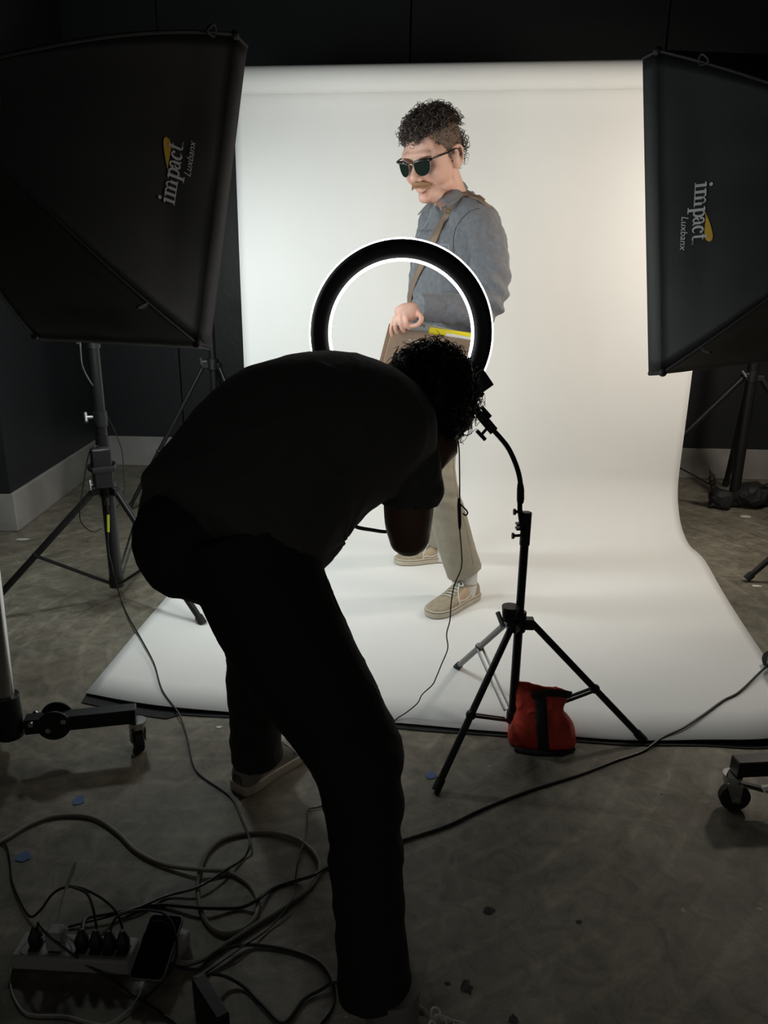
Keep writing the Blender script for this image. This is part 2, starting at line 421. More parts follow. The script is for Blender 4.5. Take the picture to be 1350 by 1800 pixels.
def resamp(pts, n):
    d = [0]
    for i in range(1, len(pts)): d.append(d[-1]+(pts[i]-pts[i-1]).length)
    o = []; j = 0
    for k in range(n+1):
        t = d[-1]*k/n
        while j < len(pts)-2 and d[j+1] < t: j += 1
        o.append(pts[j].lerp(pts[j+1], (t-d[j])/max(d[j+1]-d[j], 1e-9)))
    return o
front = resamp(front, nU)
rows = []
for i, (a, c) in enumerate(zip(LL, RR)):
    yy = (a.y+c.y)/2; w = max(0.0, min(1.0, (3.3-yy)/(3.3-2.09)))
    row = []
    for k in range(nU+1):
        u = k/nU; p = a.lerp(c, u); q = front[k] + (LL[-1].lerp(RR[-1], u)-LL[-1].lerp(RR[-1], u))
        base = LL[-1].lerp(RR[-1], u)
        p = p + (front[k]-base)*(w**3)
        if p.z < 0.03: p.z = max(p.z, 0.004) + 0.0045*max(0, noise.noise(V((p.x*2.3, p.y*3.1, 1.7)))) 
        elif a.z > 0.3: p = p + pn*(0.004*noise.noise(V((p.x*1.2, p.z*1.0, 4.2))))
        row.append(p)
    rows.append(row)
b = MB(); b.grid(rows); ps = b.build('paper_sheet', M['paper'], bd, ang=180)
so = ps.modifiers.new('s', 'SOLIDIFY'); so.thickness = 0.0012; so.offset = 0
# thin black strip along the front edge, wider at the left end
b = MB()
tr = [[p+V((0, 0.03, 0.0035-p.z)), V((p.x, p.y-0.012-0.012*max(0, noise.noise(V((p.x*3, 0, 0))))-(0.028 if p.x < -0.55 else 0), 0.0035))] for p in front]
b.grid(tr); t_ = b.build('front_strip', M['strapblack'], smooth=False); t_.modifiers.new('s', 'SOLIDIFY').thickness = 0.001
tag(t_, 'thin black strip under the front edge of the white paper', 'tape')

# ================================================================== soft boxes
def glyph_poly(segs): return segs
def logo_shapes():
    """flat marks in a unit frame: x along the word (0..4.6), y up, x-height 1"""
    W_, Y_ = [], []                               # lists of polygons
    def bar(x0, y0, x1, y1, w):
        d = V((x1-x0, y1-y0)); 
        if d.length < 1e-6: return
        n = V((-d.y, d.x)).normalized()*w/2
        W_.append([(x0+n.x, y0+n.y), (x1+n.x, y1+n.y), (x1-n.x, y1-n.y), (x0-n.x, y0-n.y)])
    def arc(cx, cy, rx, ry, a0, a1, w0, w1, n=14):   # ribbon with swelling width
        for i in range(n):
            t0, t1 = i/n, (i+1)/n
            q = []
            for t in (t0, t1):
                a = math.radians(a0+(a1-a0)*t); w = w0+(w1-w0)*math.sin(math.pi*t)
                q.append((cx+(rx+w/2)*math.cos(a), cy+(ry+w/2)*math.sin(a))); q.append((cx+(rx-w/2)*math.cos(a), cy+(ry-w/2)*math.sin(a)))
            W_.append([q[0], q[2], q[3], q[1]])
    def disc(cx, cy, r): W_.append([(cx+r*math.cos(k*math.pi/6), cy+r*math.sin(k*math.pi/6)) for k in range(12)])
    s = 0.24
    def stem(x, y0=0, y1=1.0, foot=True, flag=True):
        bar(x, y0, x, y1, s)
        if foot: bar(x-.26, y0+.04, x+.26, y0+.04, .08)
        if flag: W_.append([(x-s/2, y1), (x-s/2-.16, y1-.06), (x-s/2-.16, y1-.13), (x-s/2, y1-.16)])
    # i
    stem(.26); disc(.26, 1.36, .155)
    # m
    stem(.80); arc(1.04, .62, .24, .33, 175, 0, .05, .13); stem(1.30, y1=.66, flag=False); arc(1.54, .62, .24, .33, 175, 0, .05, .13); stem(1.80, y1=.66, flag=False)
    # p
    stem(2.32, y0=-.5, y1=1.0); arc(2.60, .48, .27, .44, 150, -150, .07, .2, 18)
    # a
    arc(3.22, .68, .22, .26, 165, 0, .1, .14); disc(3.03, .70, .11); bar(3.44, .68, 3.44, .1, s*.9); arc(3.22, .27, .19, .22, 80, 330, .08, .16, 14); arc(3.56, .16, .1, .12, 180, 320, .1, .08, 6)
    # c
    arc(4.05, .48, .28, .43, 50, 320, .07, .22, 18); disc(4.22, .75, .11)
    # t
    bar(4.62, .2, 4.62, 1.28, s*.85); bar(4.42, .93, 4.88, .93, .09); arc(4.78, .2, .16, .14, 180, 330, .15, .1, 8)
    # swoosh
    top = catmull([V((2.45, .95, 0)), V((3.2, 1.32, 0)), V((4.0, 1.62, 0)), V((4.75, 1.78, 0)), V((5.1, 1.62, 0)), V((5.05, 1.32, 0))], 5)
    bot = catmull([V((2.45, .95, 0)), V((3.0, 1.08, 0)), V((3.7, 1.06, 0)), V((4.3, 1.05, 0)), V((4.75, 1.1, 0)), V((5.05, 1.32, 0))], 5)
    for i in range(len(top)-1):
        Y_.append([(top[i].x, top[i].y), (top[i+1].x, top[i+1].y), (bot[i+1].x, bot[i+1].y), (bot[i].x, bot[i].y)])
    return W_, Y_
def text_polys(txt, size, shear, ox, oy):
    cu = bpy.data.curves.new('t', 'FONT'); cu.body = txt; cu.size = size; cu.shear = shear; cu.resolution_u = 3
    o = bpy.data.objects.new('t', cu); COL.objects.link(o); dg = bpy.context.evaluated_depsgraph_get(); dg.update()
    me = bpy.data.meshes.new_from_object(o.evaluated_get(dg))
    res = [[(me.vertices[i].co.x+ox, me.vertices[i].co.y+oy) for i in p.vertices] for p in me.polygons]
    bpy.data.objects.remove(o); bpy.data.meshes.remove(me); return res

def softbox(corn, apex, name_label, diffm, logo_side, logo_px, seam_loops, bows):
    """corn: front rim TL,TR,BR,BL as seen from the light's own back; apex: the lamp end"""
    root = empty('softbox', apex, name_label, 'softbox')
    TL, TR, BR, BL = corn; cen = (TL+TR+BR+BL)/4; ax = (cen-apex).normalized()
    ux = ((TR-TL)+(BR-BL)).normalized(); uy = ax.cross(ux).normalized()
    if uy.dot(TL-BL) < 0: uy = -uy
    r = 0.075
    inner = [apex-ux*r+uy*r, apex+ux*r+uy*r, apex+ux*r-uy*r, apex-ux*r-uy*r]
    outer = [TL, TR, BR, BL]; NU, NV = 22, 26; panels = {}
    names = ['top_panel', 'right_panel', 'bottom_panel', 'left_panel']
    def rod(i, v):                                    # bowed corner rod
        a, c = inner[i], outer[i]; out = (c-cen); out = (out-ax*out.dot(ax)).normalized()
        return a.lerp(c, v)+out*(bows*math.sin(math.pi*min(v*1.0, 1))**0.9 if 0 < v < 1 else 0)
    for i in range(4):
        j = (i+1) % 4; mb = MB(); rows = []
        pm = (outer[i]+outer[j])/2; nrm = (pm-cen); nrm = (nrm-ax*nrm.dot(ax)).normalized()
        for vi in range(NV+1):
            v = vi/NV; a, c = rod(i, v), rod(j, v); row = []
            for ui in range(NU+1):
                u = ui/NU; p = a.lerp(c, u); s_ = math.sin(math.pi*u)
                sag = -0.022*s_*(0.35+0.65*math.sin(math.pi*v)) if v < 1 else 0.0
                if v > .8: sag *= (1-v)/.2
                wr = (0 if v == 1 else 1)*0.006*s_*noise.noise(V((u*5.5, v*1.6, i*3.1+apex.x)))*min(1, v*3) + 0.0035*s_*math.sin(u*26+v*4)*max(0, 0.5-abs(v-0.72))
                row.append(p + nrm*(sag+wr))
            rows.append(row)
        # front lip: a straight band beyond the rods
        for k, e in enumerate((0.004, 0.045, 0.05)):
            row = []
            for ui in range(NU+1):
                u = ui/NU; q = rows[NV][ui]; row.append(q + ax*e + nrm*(0.005 if k < 2 else -0.004))
            rows.append(row)
        mb.grid(rows); panels[i] = mb
        o = mb.build(names[i], M['box_cloth'], root, ang=60); sd = o.modifiers.new('s', 'SOLIDIFY'); sd.thickness = 0.0015
    dm = MB(); g = []
    for vi in range(11):
        row = []
        for ui in range(11):
            u, v = ui/10, vi/10; p = TL.lerp(TR, u).lerp(BL.lerp(BR, u), v)
            k = 1-0.02; p = cen+(p-cen)*k; row.append(p+ax*0.006+ax*0.01*math.sin(math.pi*u)*math.sin(math.pi*v))
        g.append(row)
    dm.grid(g); dm.build('front_diffuser', diffm, root, ang=180)
    sm = MB()
    for i in range(4):
        pts = [rod(i, v/20) + (outer[i]-cen).normalized()*0.002 for v in range(21)]
        sm.tube(pts, 0.0045, 8)
        sm.tube([outer[i], outer[i]+ax*0.05], 0.007, 8)
        # corner pocket
        sm.ball(outer[i]+ax*0.0, (0.012, 0.012, 0.012))
    sm.build('seam', M['box_seam'], root)
    rim = MB(); rim.tube([o_+ax*0.048 for o_ in outer], 0.0045, 8, closed=True); rim.build('rim', M['box_seam'], root)
    ring = MB(); ring.tube([apex-ax*0.03, apex+ax*0.03], 0.105, 28); ring.build('speed_ring', M['blackmetal'], root)
    hd = MB(); hd.tube([apex-ax*0.30, apex-ax*0.27, apex-ax*0.05, apex-ax*0.02], [0.05, 0.065, 0.065, 0.06], 24); hd.build('lamp_head', M['blackmetal'], root)
    # logo on the near side panel, following its surface
    pmb = panels[logo_side]; tree = pmb.bvh()
    (ax0, ay0), (ax1, ay1), flip = logo_px
    p0, n0 = hit(tree, ax0, ay0); p1, n1 = hit(tree, ax1, ay1)
    if p0 is not None and p1 is not None:
        X = (p1-p0); ln = X.length; X.normalize(); Nn = (n0+n1).normalized(); Nn = (Nn-X*Nn.dot(X)).normalized(); Y = Nn.cross(X)*flip
        sc = ln/4.95*1.0
        Wp, Yp = logo_shapes()
        lux = text_polys('Luxbanx', 0.86, 0.25, 2.7, -0.98); tm = text_polys('TM', 0.22, 0.0, 4.98, 0.0)
        def put(polys, lift, nm, m, par):
            q = MB()
            for pl in polys:
                vs = []
                for x, y in pl:
                    w = p0+X*(x*sc)+Y*(y*sc*hgt); loc, nn, _, _ = tree.ray_cast(w+Nn*0.1, -Nn)
                    if loc is None: loc, nn = w, Nn
                    vs.append(loc+Nn*lift)
                q.add(vs, [tuple(range(len(vs)))])
            return q.build(nm, m, par, smooth=False, fix=False)
        hgt = 1.0
        put(Yp, 0.0018, 'yellow_swoosh', M['logo_y'], root); put(Wp+lux+tm, 0.0026, 'printed_lettering', M['logo'], root)
    for i, v, s_ in seam_loops:
        tl = MB(); c = rod(i, v); o_ = (outer[i]-cen).normalized(); tl.tube([c, c+o_*0.012-ax*0.02, c+o_*0.004-ax*0.035-uy*0.015, c-ax*0.01-uy*0.012, c], 0.0035, 6, 4)
        tl.build('tie_loop', M['box_seam'], root)
    return root

SL = [P(95, 20, 2.42), P(412, 62, 2.16), P(346, 604, 1.98), P(62, 590, 2.24)]
SL[0] = SL[1]+(SL[3]-SL[2])        # a true rectangle
apL = (SL[0]+SL[1]+SL[2]+SL[3])/4
w_ = (SL[1]-SL[0]).normalized(); h_ = (SL[1]-SL[2]).normalized(); nL = h_.cross(w_); nL = nL if nL.y > 0 else -nL
apexL = apL - nL*0.5
softbox(SL, apexL, 'black softbox at the upper left with white and yellow print reading upwards', M['diffL'], 1, ((306, 362), (322, 258), 1), [(1, .9, 0), (2, .72, 0)], 0.03)
apL_px = apexL
SR = [P(1156, 90, 2.34), P(1400, 90, 2.5), P(1400, 620, 2.5), P(1165, 655, 2.22)]
wv_ = V((0.53, 0.28, 0.0)).normalized()*0.62
SR[1] = SR[0]+wv_+V((0, 0, 0.065)); SR[2] = SR[3]+wv_+V((0, 0, 0.02))
cR = (SR[0]+SR[1]+SR[2]+SR[3])/4
w_ = (SR[1]-SR[0]).normalized(); h_ = (SR[0]-SR[3]).normalized(); nR = h_.cross(w_); nR = nR if nR.y > 0 else -nR
apexR = cR - nR*0.5
softbox(SR, apexR, 'black softbox at the upper right with white and yellow print reading downwards', M['diffR'], 3, ((1222, 322), (1216, 424), 1), [(0, .8, 0), (3, .8, 0)], 0.02)

# ================================================================== stands
def knob(mb, c, d, r=0.012, l=0.03):
    d = V(d).normalized(); mb.tube([c, c+d*l], r*0.5, 10); s_ = d.orthogonal().normalized()
    mb.tube([c+d*l-s_*r*1.6, c+d*l+s_*r*1.6], r*0.5, 8)
def tripod_stand(label, base, top, collar_z, feet, brace=0.55, poles=((0.018, 1.0),), group=None, name='light_stand', low=0.05, legr=0.011, legmats=None, colr=0.032, cat='light stand', clampz=()):
    root = empty(name, base, label, cat, group)
    b0 = V((base.x, base.y, low)); mb = MB(); z = low; r, fr = poles[0]
    heights = [low+(top-low)*p[1] for p in poles]; z0 = low
    for (r, _), z1 in zip(poles, heights):
        mb.cyl(V((base.x, base.y, z0)), V((base.x, base.y, z1)), r, n=18); z0 = z1-0.02
    mb.build('pole', M['blackmetal'], root)
    cz = collar_z; c = MB(); c.tube([(base.x, base.y, cz-0.03), (base.x, base.y, cz+0.03)], colr, 20)
    for ft in feet:
        d = (ft-base); d.z = 0; d.normalize(); c.box(V((base.x, base.y, cz-0.005))+d*(colr+.008), (0.03, colr*1.4, 0.03), basis(d))
    c.build('collar', M['blackplastic'], root, bevel=0.003)
    kd = V((-1, -0.4, 0)).normalized()
    k = MB(); knob(k, V((base.x, base.y, cz+0.015))+kd*0.03, kd, 0.014); k.build('locking_knob', M['greymetal'], root)
    for zz in clampz:
        k = MB(); k.tube([(base.x, base.y, zz-0.035), (base.x, base.y, zz+0.02)], 0.026, 16); ck = k.build('pole_clamp', M['blackplastic'], root)
        k = MB(); knob(k, V((base.x, base.y, zz))+kd*0.022, kd, 0.013, 0.028); k.build('locking_knob', M['greymetal'], ck)
    lc = MB(); lc.tube([(base.x, base.y, low), (base.x, base.y, low+0.035)], colr*.9, 18); lc.build('spreader_collar', M['blackplastic'], root)
    for i, ft in enumerate(feet):
        d = (ft-base); d.z = 0; d.normalize(); st = V((base.x, base.y, cz))+d*(colr+.013); lg = MB()
        e = V((ft.x, ft.y, legr*1.0)); lg.tube([st, e], legr, 12)
        m_ = (legmats or {}).get(i, M['blackmetal'])
        lo = lg.build('leg', m_, root)
        fc = MB(); fc.tube([e+(st-e).normalized()*0.03, e-(st-e).normalized()*0.004], legr*1.25, 12); fc.build('foot_cap', M['rubber'], lo)
        mp = st.lerp(e, brace); br = MB(); sd = d.cross(V((0, 0, 1)))*0.009
        for s_ in (-1, 1): br.tube([V((base.x, base.y, low+0.02))+d*0.03+sd*s_, mp+sd*s_], 0.0045, 8)
        br.ball(mp, 0.014); br.build('brace', m_, root)
    return root
D2 = lambda ang, r: V((math.cos(math.radians(ang))*r, math.sin(math.radians(ang))*r, 0))
# left light stand with ballast
sb = V((-0.985, 2.905, 0)); lf = V((-0.591, 2.641, 0)); off = lf-sb; a0 = math.degrees(math.atan2(off.y, off.x)); rl_ = off.length
feet = [sb+D2(a0, rl_), sb+D2(a0-120, rl_*1.06), sb+D2(a0+120, rl_)]
t1 = tripod_stand('black light stand at the left with a power pack clipped to its pole', sb, 1.42, 0.46, feet, 0.52, ((0.026, 0.45), (0.021, 0.72), (0.018, 1.0)), clampz=(0.74, 1.03), legr=0.0125)
# left backdrop stand
q = P(374, 640, 4.25); ls = V((q.x, q.y, 0))
tripod_stand('black tripod stand behind the left softbox beside the paper edge', ls, 2.12, q.z, [ls+D2(200, .5), ls+D2(-40, .5), ls+D2(80, .42)], 0.6, ((0.019, 0.55), (0.016, 1.0)), clampz=(1.22,), group='backdrop stands', cat='backdrop stand', name='backdrop_stand')
q = P(1322, 662, 4.2); rs = V((q.x, q.y, 0))
tripod_stand('black tripod stand at the right held down by a black sandbag', rs, 2.12, q.z, [rs+D2(182, .72), rs+D2(-25, .6), rs+D2(70, .45)], 0.62, ((0.03, 0.5), (0.022, 1.0)), clampz=(), group='backdrop stands', cat='backdrop stand', name='backdrop_stand', legr=0.017)
# stand out of frame at the right, one leg showing
ft = V((1.686, 3.073, 0)); rb = V((2.12, 3.02, 0)); off = ft-rb; a0 = math.degrees(math.atan2(off.y, off.x)); rl_ = off.length
tripod_stand('black light stand at the right picture edge with only one leg showing', rb, 1.74, 0.47, [ft, rb+D2(a0+120, rl_), rb+D2(a0-120, rl_)], 0.55, ((0.024, 0.5), (0.018, 1.0)), legr=0.0135)

def lamp_head(label, pos, aim, m):  # unseen lamps added to brighten the side floors and the paper front
    root = empty('fill_lamp', pos, label, 'added fill lamp', None); d = (V(aim)-V(pos)).normalized(); pos = V(pos)
    b = MB(); b.tube([pos-d*.16, pos-d*.15, pos-d*.02, pos], [.04, .05, .05, .045], 24); b.build('lamp_housing', M['blackmetal'], root, bevel=.003)
    b = MB(); b.tube([pos-d*.01, pos+d*.03, pos+d*.08, pos+d*.085], [.05, .10, .128, .132], 36, cap=False); o = b.build('reflector_dish', M['blackmetal'], root); o.modifiers.new('s', 'SOLIDIFY').thickness = .002
    b = MB(); b.tube([pos+d*.076, pos+d*.079], .120, 36); b.build('frosted_front', m, root)
    b = MB(); b.tube([V((pos.x, pos.y, pos.z-.13)), V((pos.x, pos.y, pos.z-.03))], .014, 12); b.build('yoke', M['blackmetal'], root)
    return root
lamp_head('added unseen fill lamp on top of the left stand with the power pack', (sb.x, sb.y, 1.56), (sb.x+.55, sb.y+.60, .46), M['fillL'])
lamp_head('added unseen fill lamp on top of the stand outside the right edge', (rb.x, rb.y, 1.86), (rb.x-.65, rb.y+.55, .76), M['fillR'])
def roller_stand(label, hub, legs, polepx, poletop, lead, group='rolling stands'):
    root = empty('rolling_stand', hub, label, 'rolling stand', group)
    z = 0.125; H = V((hub.x, hub.y, z))
    mb = MB(); mb.tube([(hub.x, hub.y, z-0.03), (hub.x, hub.y, z+0.09)], 0.035, 24); mb.build('hub', M['blackmetal'], root, bevel=0.002)
    mb = MB(); mb.cyl(V((hub.x, hub.y, z+0.06)), poletop, 0.0235, 0.019, 24); mb.build('pole', M['chrome'], root)
    for e, brk in legs:
        d = V((e.x-hub.x, e.y-hub.y, 0)); ln = d.length; d.normalize(); Rb = basis(d)
        lo = MB(); lo.box(V((hub.x, hub.y, z-0.002))+d*(ln/2+0.02), (0.04, ln-0.04, 0.042), Rb)
        leg = lo.build('leg', M['blackmetal'], root, bevel=0.003)
        sd = d.cross(V((0, 0, 1)))
        for s_ in (-1, 1):
            for q_ in (0.06, 0.1, 0.14): hb = MB(); hb.tube([H+d*q_+sd*(s_*0.024)+V((0, 0, 0.012 if q_ != 0.1 else -0.01)), H+d*q_+sd*(s_*0.031)+V((0, 0, 0.012 if q_ != 0.1 else -0.01))], 0.007, 10); hb.build('bolt', M['chrome'], leg)
        for s_ in (-1, 1): pl = MB(); pl.tube([H+d*0.115+sd*(s_*0.021), H+d*0.115+sd*(s_*0.026)], 0.042, 24); pl.build('hinge_plate', M['blackmetal'], leg)
        # caster
        cp = V((e.x, e.y, 0))
        fk = MB(); fk.tube([cp+V((0, 0, z-0.024)), cp+V((0, 0, z-0.032))], 0.024, 20); fk.tube([cp+V((0, 0, z-0.034)), cp+V((0, 0, z-0.044))], 0.021, 20)
        fk.build('swivel', M['chrome'], leg)
        tr_ = V((0.97, -0.12, 0)).normalized() if brk else V((-0.25, 0.5, 0)).normalized(); ws = tr_.cross(V((0, 0, 1))); wc = cp+tr_*0.012+V((0, 0, 0.037))
        wh = MB(); wh.tube([wc-ws*0.012, wc-ws*0.009, wc+ws*0.009, wc+ws*0.012], [0.033, 0.037, 0.037, 0.033], 28); wl = wh.build('wheel', M['rubber'], leg)
        yk = MB()
        for s_ in (-1, 1):
            q0 = cp+V((0, 0, z-0.042))+ws*(s_*0.017); 
            yk.prism([q0-tr_*0.018, q0+tr_*0.022, wc+ws*(s_*0.017)+tr_*0.010-V((0, 0, 0.008)), wc+ws*(s_*0.017)-tr_*0.010-V((0, 0, 0.006))], ws*(s_*0.0025))
        yk.box(cp+V((0, 0, z-0.045)), (0.034, 0.036, 0.003), basis(tr_)); yk.tube([wc-ws*0.021, wc+ws*0.021], 0.004, 10)
        yk.build('fork', M['greymetal'] if not brk else M['chrome'], leg)
        if brk:
            bk = MB(); q0 = cp+V((0, 0, z-0.052)); bk.prism([q0+tr_*0.02+ws*0.012, q0+tr_*0.075+ws*0.013-V((0, 0, 0.012)), q0+tr_*0.075-ws*0.013-V((0, 0, 0.012)), q0+tr_*0.02-ws*0.012], V((0, 0, 0.0025)))
            q1 = q0+tr_*0.078-V((0, 0, 0.012)); bk.prism([q1+ws*0.014, q1+tr_*0.03+ws*0.014+V((0, 0, 0.004)), q1+tr_*0.03-ws*0.014+V((0, 0, 0.004)), q1-ws*0.014], V((0, 0, 0.003)))
            bk.build('brake_pedal', M['chrome'], leg)
    return root
hub = P(14, 1262, 1.79); hub.z = 0
tL = V((hub.x, hub.y, 1.55)); 
roller_stand('chrome rolling stand with a black caster leg at the left picture edge', hub, [(F(246, 1322), False), (hub+V((-0.25, 0.42, 0)), False), (hub+V((-0.32, -0.35, 0)), False)], None, apexL-nL*0.04+V((0, 0, -0.1)), None)
hub2 = V((1.30, 1.62, 0)); 
cR1 = F(1278, 1420)
roller_stand('rolling stand at the right picture edge with chrome braked caster', hub2, [(cR1, True), (F(1362, 1182), False), (hub2+V((0.35, -0.3, 0)), False)], None, apexR-nR*0.04+V((0, 0, -0.1)), None)
#==PART3==
# ================================================================== ring light and its stand
rs_ = V((0.4347, 1.913, 0))
A_, B_, C_ = F(767, 1393), F(1130, 1305), F(803, 1177)
rst = tripod_stand('black ring light stand with gooseneck, standing on the front edge of the white paper', rs_, 0.66, 0.365, [A_, B_, C_], 0.56, ((0.0125, 0.5), (0.0115, 1.0)), legr=0.0095, colr=0.019, legmats={2: M['greymetal']})  # third leg is black metal; its grey colour stands for light falling on it
def ringz(py): return P(905, py, 1.913).z
b = MB(); b.tube([(rs_.x, rs_.y, ringz(958)), (rs_.x, rs_.y, ringz(900))], 0.0138, 16); cl = b.build('pole_clamp', M['blackplastic'], rst, bevel=0.002)
for py in (899, 941):
    b = MB(); c = V((rs_.x, rs_.y, ringz(py))); b.tube([c-V((0.012, 0, 0)), c-V((0.03, 0.004, 0))], 0.004, 10)
    b.tube([c-V((0.03, 0.004, -0.0)), c-V((0.036, 0.004, 0.0))], [0.008, 0.0085], 12); b.build('locking_knob', M['blackplastic'], cl)
b = MB(); c = V((rs_.x, rs_.y, ringz(925)))
for s_ in (-1, 1): b.box(c+V((-0.017, 0.0, s_*0.006)), (0.018, 0.022, 0.005))
b.build('clamp_jaw', M['blackplastic'], cl)
b = MB(); c = V((rs_.x-0.028, rs_.y-0.01, 0.395)); b.tube([c-V((0, 0, .022)), c+V((0, 0, .02))], [0.02, 0.024], 20); b.build('tightening_cup', M['blackplastic'], rst)
gp = [V((rs_.x, rs_.y, 0.60)), P(914, 900, 1.913), P(915, 862, 1.913), P(913, 838, 1.92), P(905, 812, 1.935), P(893, 787, 1.95), P(878, 768, 1.96), P(866, 755, 1.965)]
b = MB(); b.tube(gp, 0.0066, 12, 5); g_ = b.build('gooseneck', M['blackmetal'], rst)
b = MB(); b.tube([P(914.5, 884, 1.913), P(915, 878, 1.913), P(915, 860, 1.913), P(914.5, 850, 1.915)], [0.0085, 0.0098, 0.0095, 0.0075], 14); b.build('neck_socket', M['blackmetal'], rst)
RC = P(705, 588, 2.0)
ring = empty('ring_light', RC, 'glowing ring light seen from its black back, held on a gooseneck', 'ring light')
rf = (RC-CAM).normalized(); RB = basis(rf)
def lathe_ring(prof, n=96):
    mb = MB(); rows = []
    for k in range(n):
        a = 2*math.pi*k/n; rows.append([RC+RB@V((r*math.cos(a), d, r*math.sin(a))) for r, d in prof])
    rows.append(rows[0]); mb.grid([r+[r[0]] for r in rows]); return mb
o = lathe_ring([(0.1855, 0.004), (0.1855, -0.006), (0.190, -0.014), (0.199, -0.019), (0.218, -0.019), (0.2265, -0.014), (0.2305, -0.006), (0.2305, 0.004)])
o.build('housing', M['blackplastic'], ring)
o = lathe_ring([(0.1795, 0.006), (0.1795, 0.014), (0.185, 0.020), (0.229, 0.020), (0.2352, 0.014), (0.2352, 0.006), (0.230, 0.0045), (0.186, 0.0045)])
o.build('light_diffuser', M['ringdiff'], ring)
def obox(p, q, w, d, name, m, par):       # box from p to q, w wide, d deep
    mb = MB(); t = (q-p).normalized(); s_ = t.cross(rf).normalized(); c = (p+q)/2
    mb.box(c, ((q-p).length, d, w), Matrix(((t.x, rf.x, s_.x), (t.y, rf.y, s_.y), (t.z, rf.z, s_.z)))); return mb.build(name, m, par, bevel=0.002)
obox(P(838, 655, 1.965), P(857, 683, 1.965), 0.036, 0.03, 'mount_block', M['blackplastic'], ring)
obox(P(848, 688, 1.965), P(841, 695, 1.965), 0.018, 0.012, 'hinge', M['blackplastic'], ring)
jb = obox(P(828, 712, 1.965), P(842, 727, 1.965), 0.018, 0.018, 'clamp_neck', M['blackplastic'], ring)
obox(P(843, 672, 1.962), P(833, 716, 1.962), 0.012, 0.010, 'arm', M['blackplastic'], ring)
cb = obox(P(842, 727, 1.965), P(868, 758, 1.965), 0.024, 0.02, 'clamp_body', M['blackplastic'], ring)
for a_, b_, c_ in (((846, 715), (862, 733), (850, 733)), ((838, 757), (853, 773), (856, 753))):
    mb = MB(); mb.tube([P(*a_, 1.955), P(*b_, 1.955)], 0.0052, 12); m_ = ((a_[0]+b_[0])/2, (a_[1]+b_[1])/2); mb.tube([P(*m_, 1.955), P(*c_, 1.96)], 0.004, 8)
    mb.build('wing_screw', M['blackplastic'], ring)

# ================================================================== cables
def zc(px, py, z=0.004): return F(px, py, z)
def cable(label, pts, r, m, group=None, name='cable', sm=6):
    mb = MB(); mb.tube(pts, r, 8, sm); o = mb.build(name, m); return tag(o, label, 'cable', group)
pc_ = [P(808, 700, 1.975), P(803, 757, 1.97), P(807, 790, 1.97), P(808, 850, 1.97), P(808, 880, 1.97), P(808, 928, 1.97), P(811, 965, 1.97), P(811, 998, 1.97), P(799, 1028, 1.97), P(793, 1060, 1.97), P(791, 1090, 1.97), P(785, 1115, 1.97), P(787, 1140, 1.975), P(776, 1168, 1.98), P(767, 1190, 1.985), P(760, 1204, 1.985), P(742, 1221, 1.985), P(734, 1236, 1.99), P(715, 1252, 1.995), F(690, 1270, .012), zc(650, 1320), zc(600, 1395), zc(562, 1418), zc(542, 1424), zc(540, 1460), zc(524, 1513, .012), zc(518, 1558), zc(509, 1589, .012), zc(471, 1633), zc(420, 1668, .012), zc(360, 1712)]
pcab = cable('thin black cable with inline switch hanging from the ring light to the paper', pc_, 0.0018, M['cable'], name='power_cable')
b = MB(); b.tube([P(807, 876, 1.969), P(807, 890, 1.969), P(808, 918, 1.969), P(808, 930, 1.969)], [0.0038, 0.0052, 0.005, 0.003], 12, 4); b.build('inline_switch', M['blackplastic'], pcab)
b = MB(); b.tube([P(808, 884, 1.965), P(813, 890, 1.962), P(819, 896, 1.962), P(822, 902, 1.962), P(818, 906, 1.962), P(814, 902, 1.962)], 0.0022, 8, 4); b.build('cable_tie', M['cable'], pcab)
cable('black cable from the left power pack over the paper corner to the power strip',
  [P(185, 872, 2.86), P(190, 905, 2.86), P(190, 960, 2.84), P(198, 1000, 2.82), zc(212, 1052, .02), zc(226, 1085, .016), zc(245, 1118, .022), zc(270, 1165, .020), zc(285, 1213, .02), zc(315, 1256, .02), zc(330, 1300), zc(340, 1345), zc(358, 1367), zc(405, 1400), zc(425, 1440), zc(439, 1480, .014), zc(427, 1509), zc(391, 1533, .014), zc(347, 1560, .014), zc(293, 1575), zc(249, 1593, .01), zc(190, 1611, .01), zc(120, 1629)], 0.0028, M['cable'], name='power_cable')
cable('thick black cable crossing the dark floor from the right edge past the sandbag',
  [F(1362, 1160, .03), F(1340, 1178, .022), F(1300, 1216, .02), F(1272, 1231, .02), F(1240, 1254, .02), F(1203, 1278, .02), F(1165, 1296, .014), zc(1130, 1320), zc(1085, 1336), zc(1020, 1361), zc(945, 1385), zc(890, 1405), zc(840, 1426), zc(790, 1450), zc(740, 1467), zc(705, 1478), zc(640, 1502), zc(575, 1525), zc(547, 1540, .015), zc(518, 1549), zc(480, 1562), zc(449, 1584, .015), zc(418, 1596), zc(355, 1596, .014), zc(284, 1591), zc(240, 1598), zc(187, 1607, .02), F(151, 1615, .06), F(145, 1637, .075)], 0.0036, M['cable'], name='power_cable')
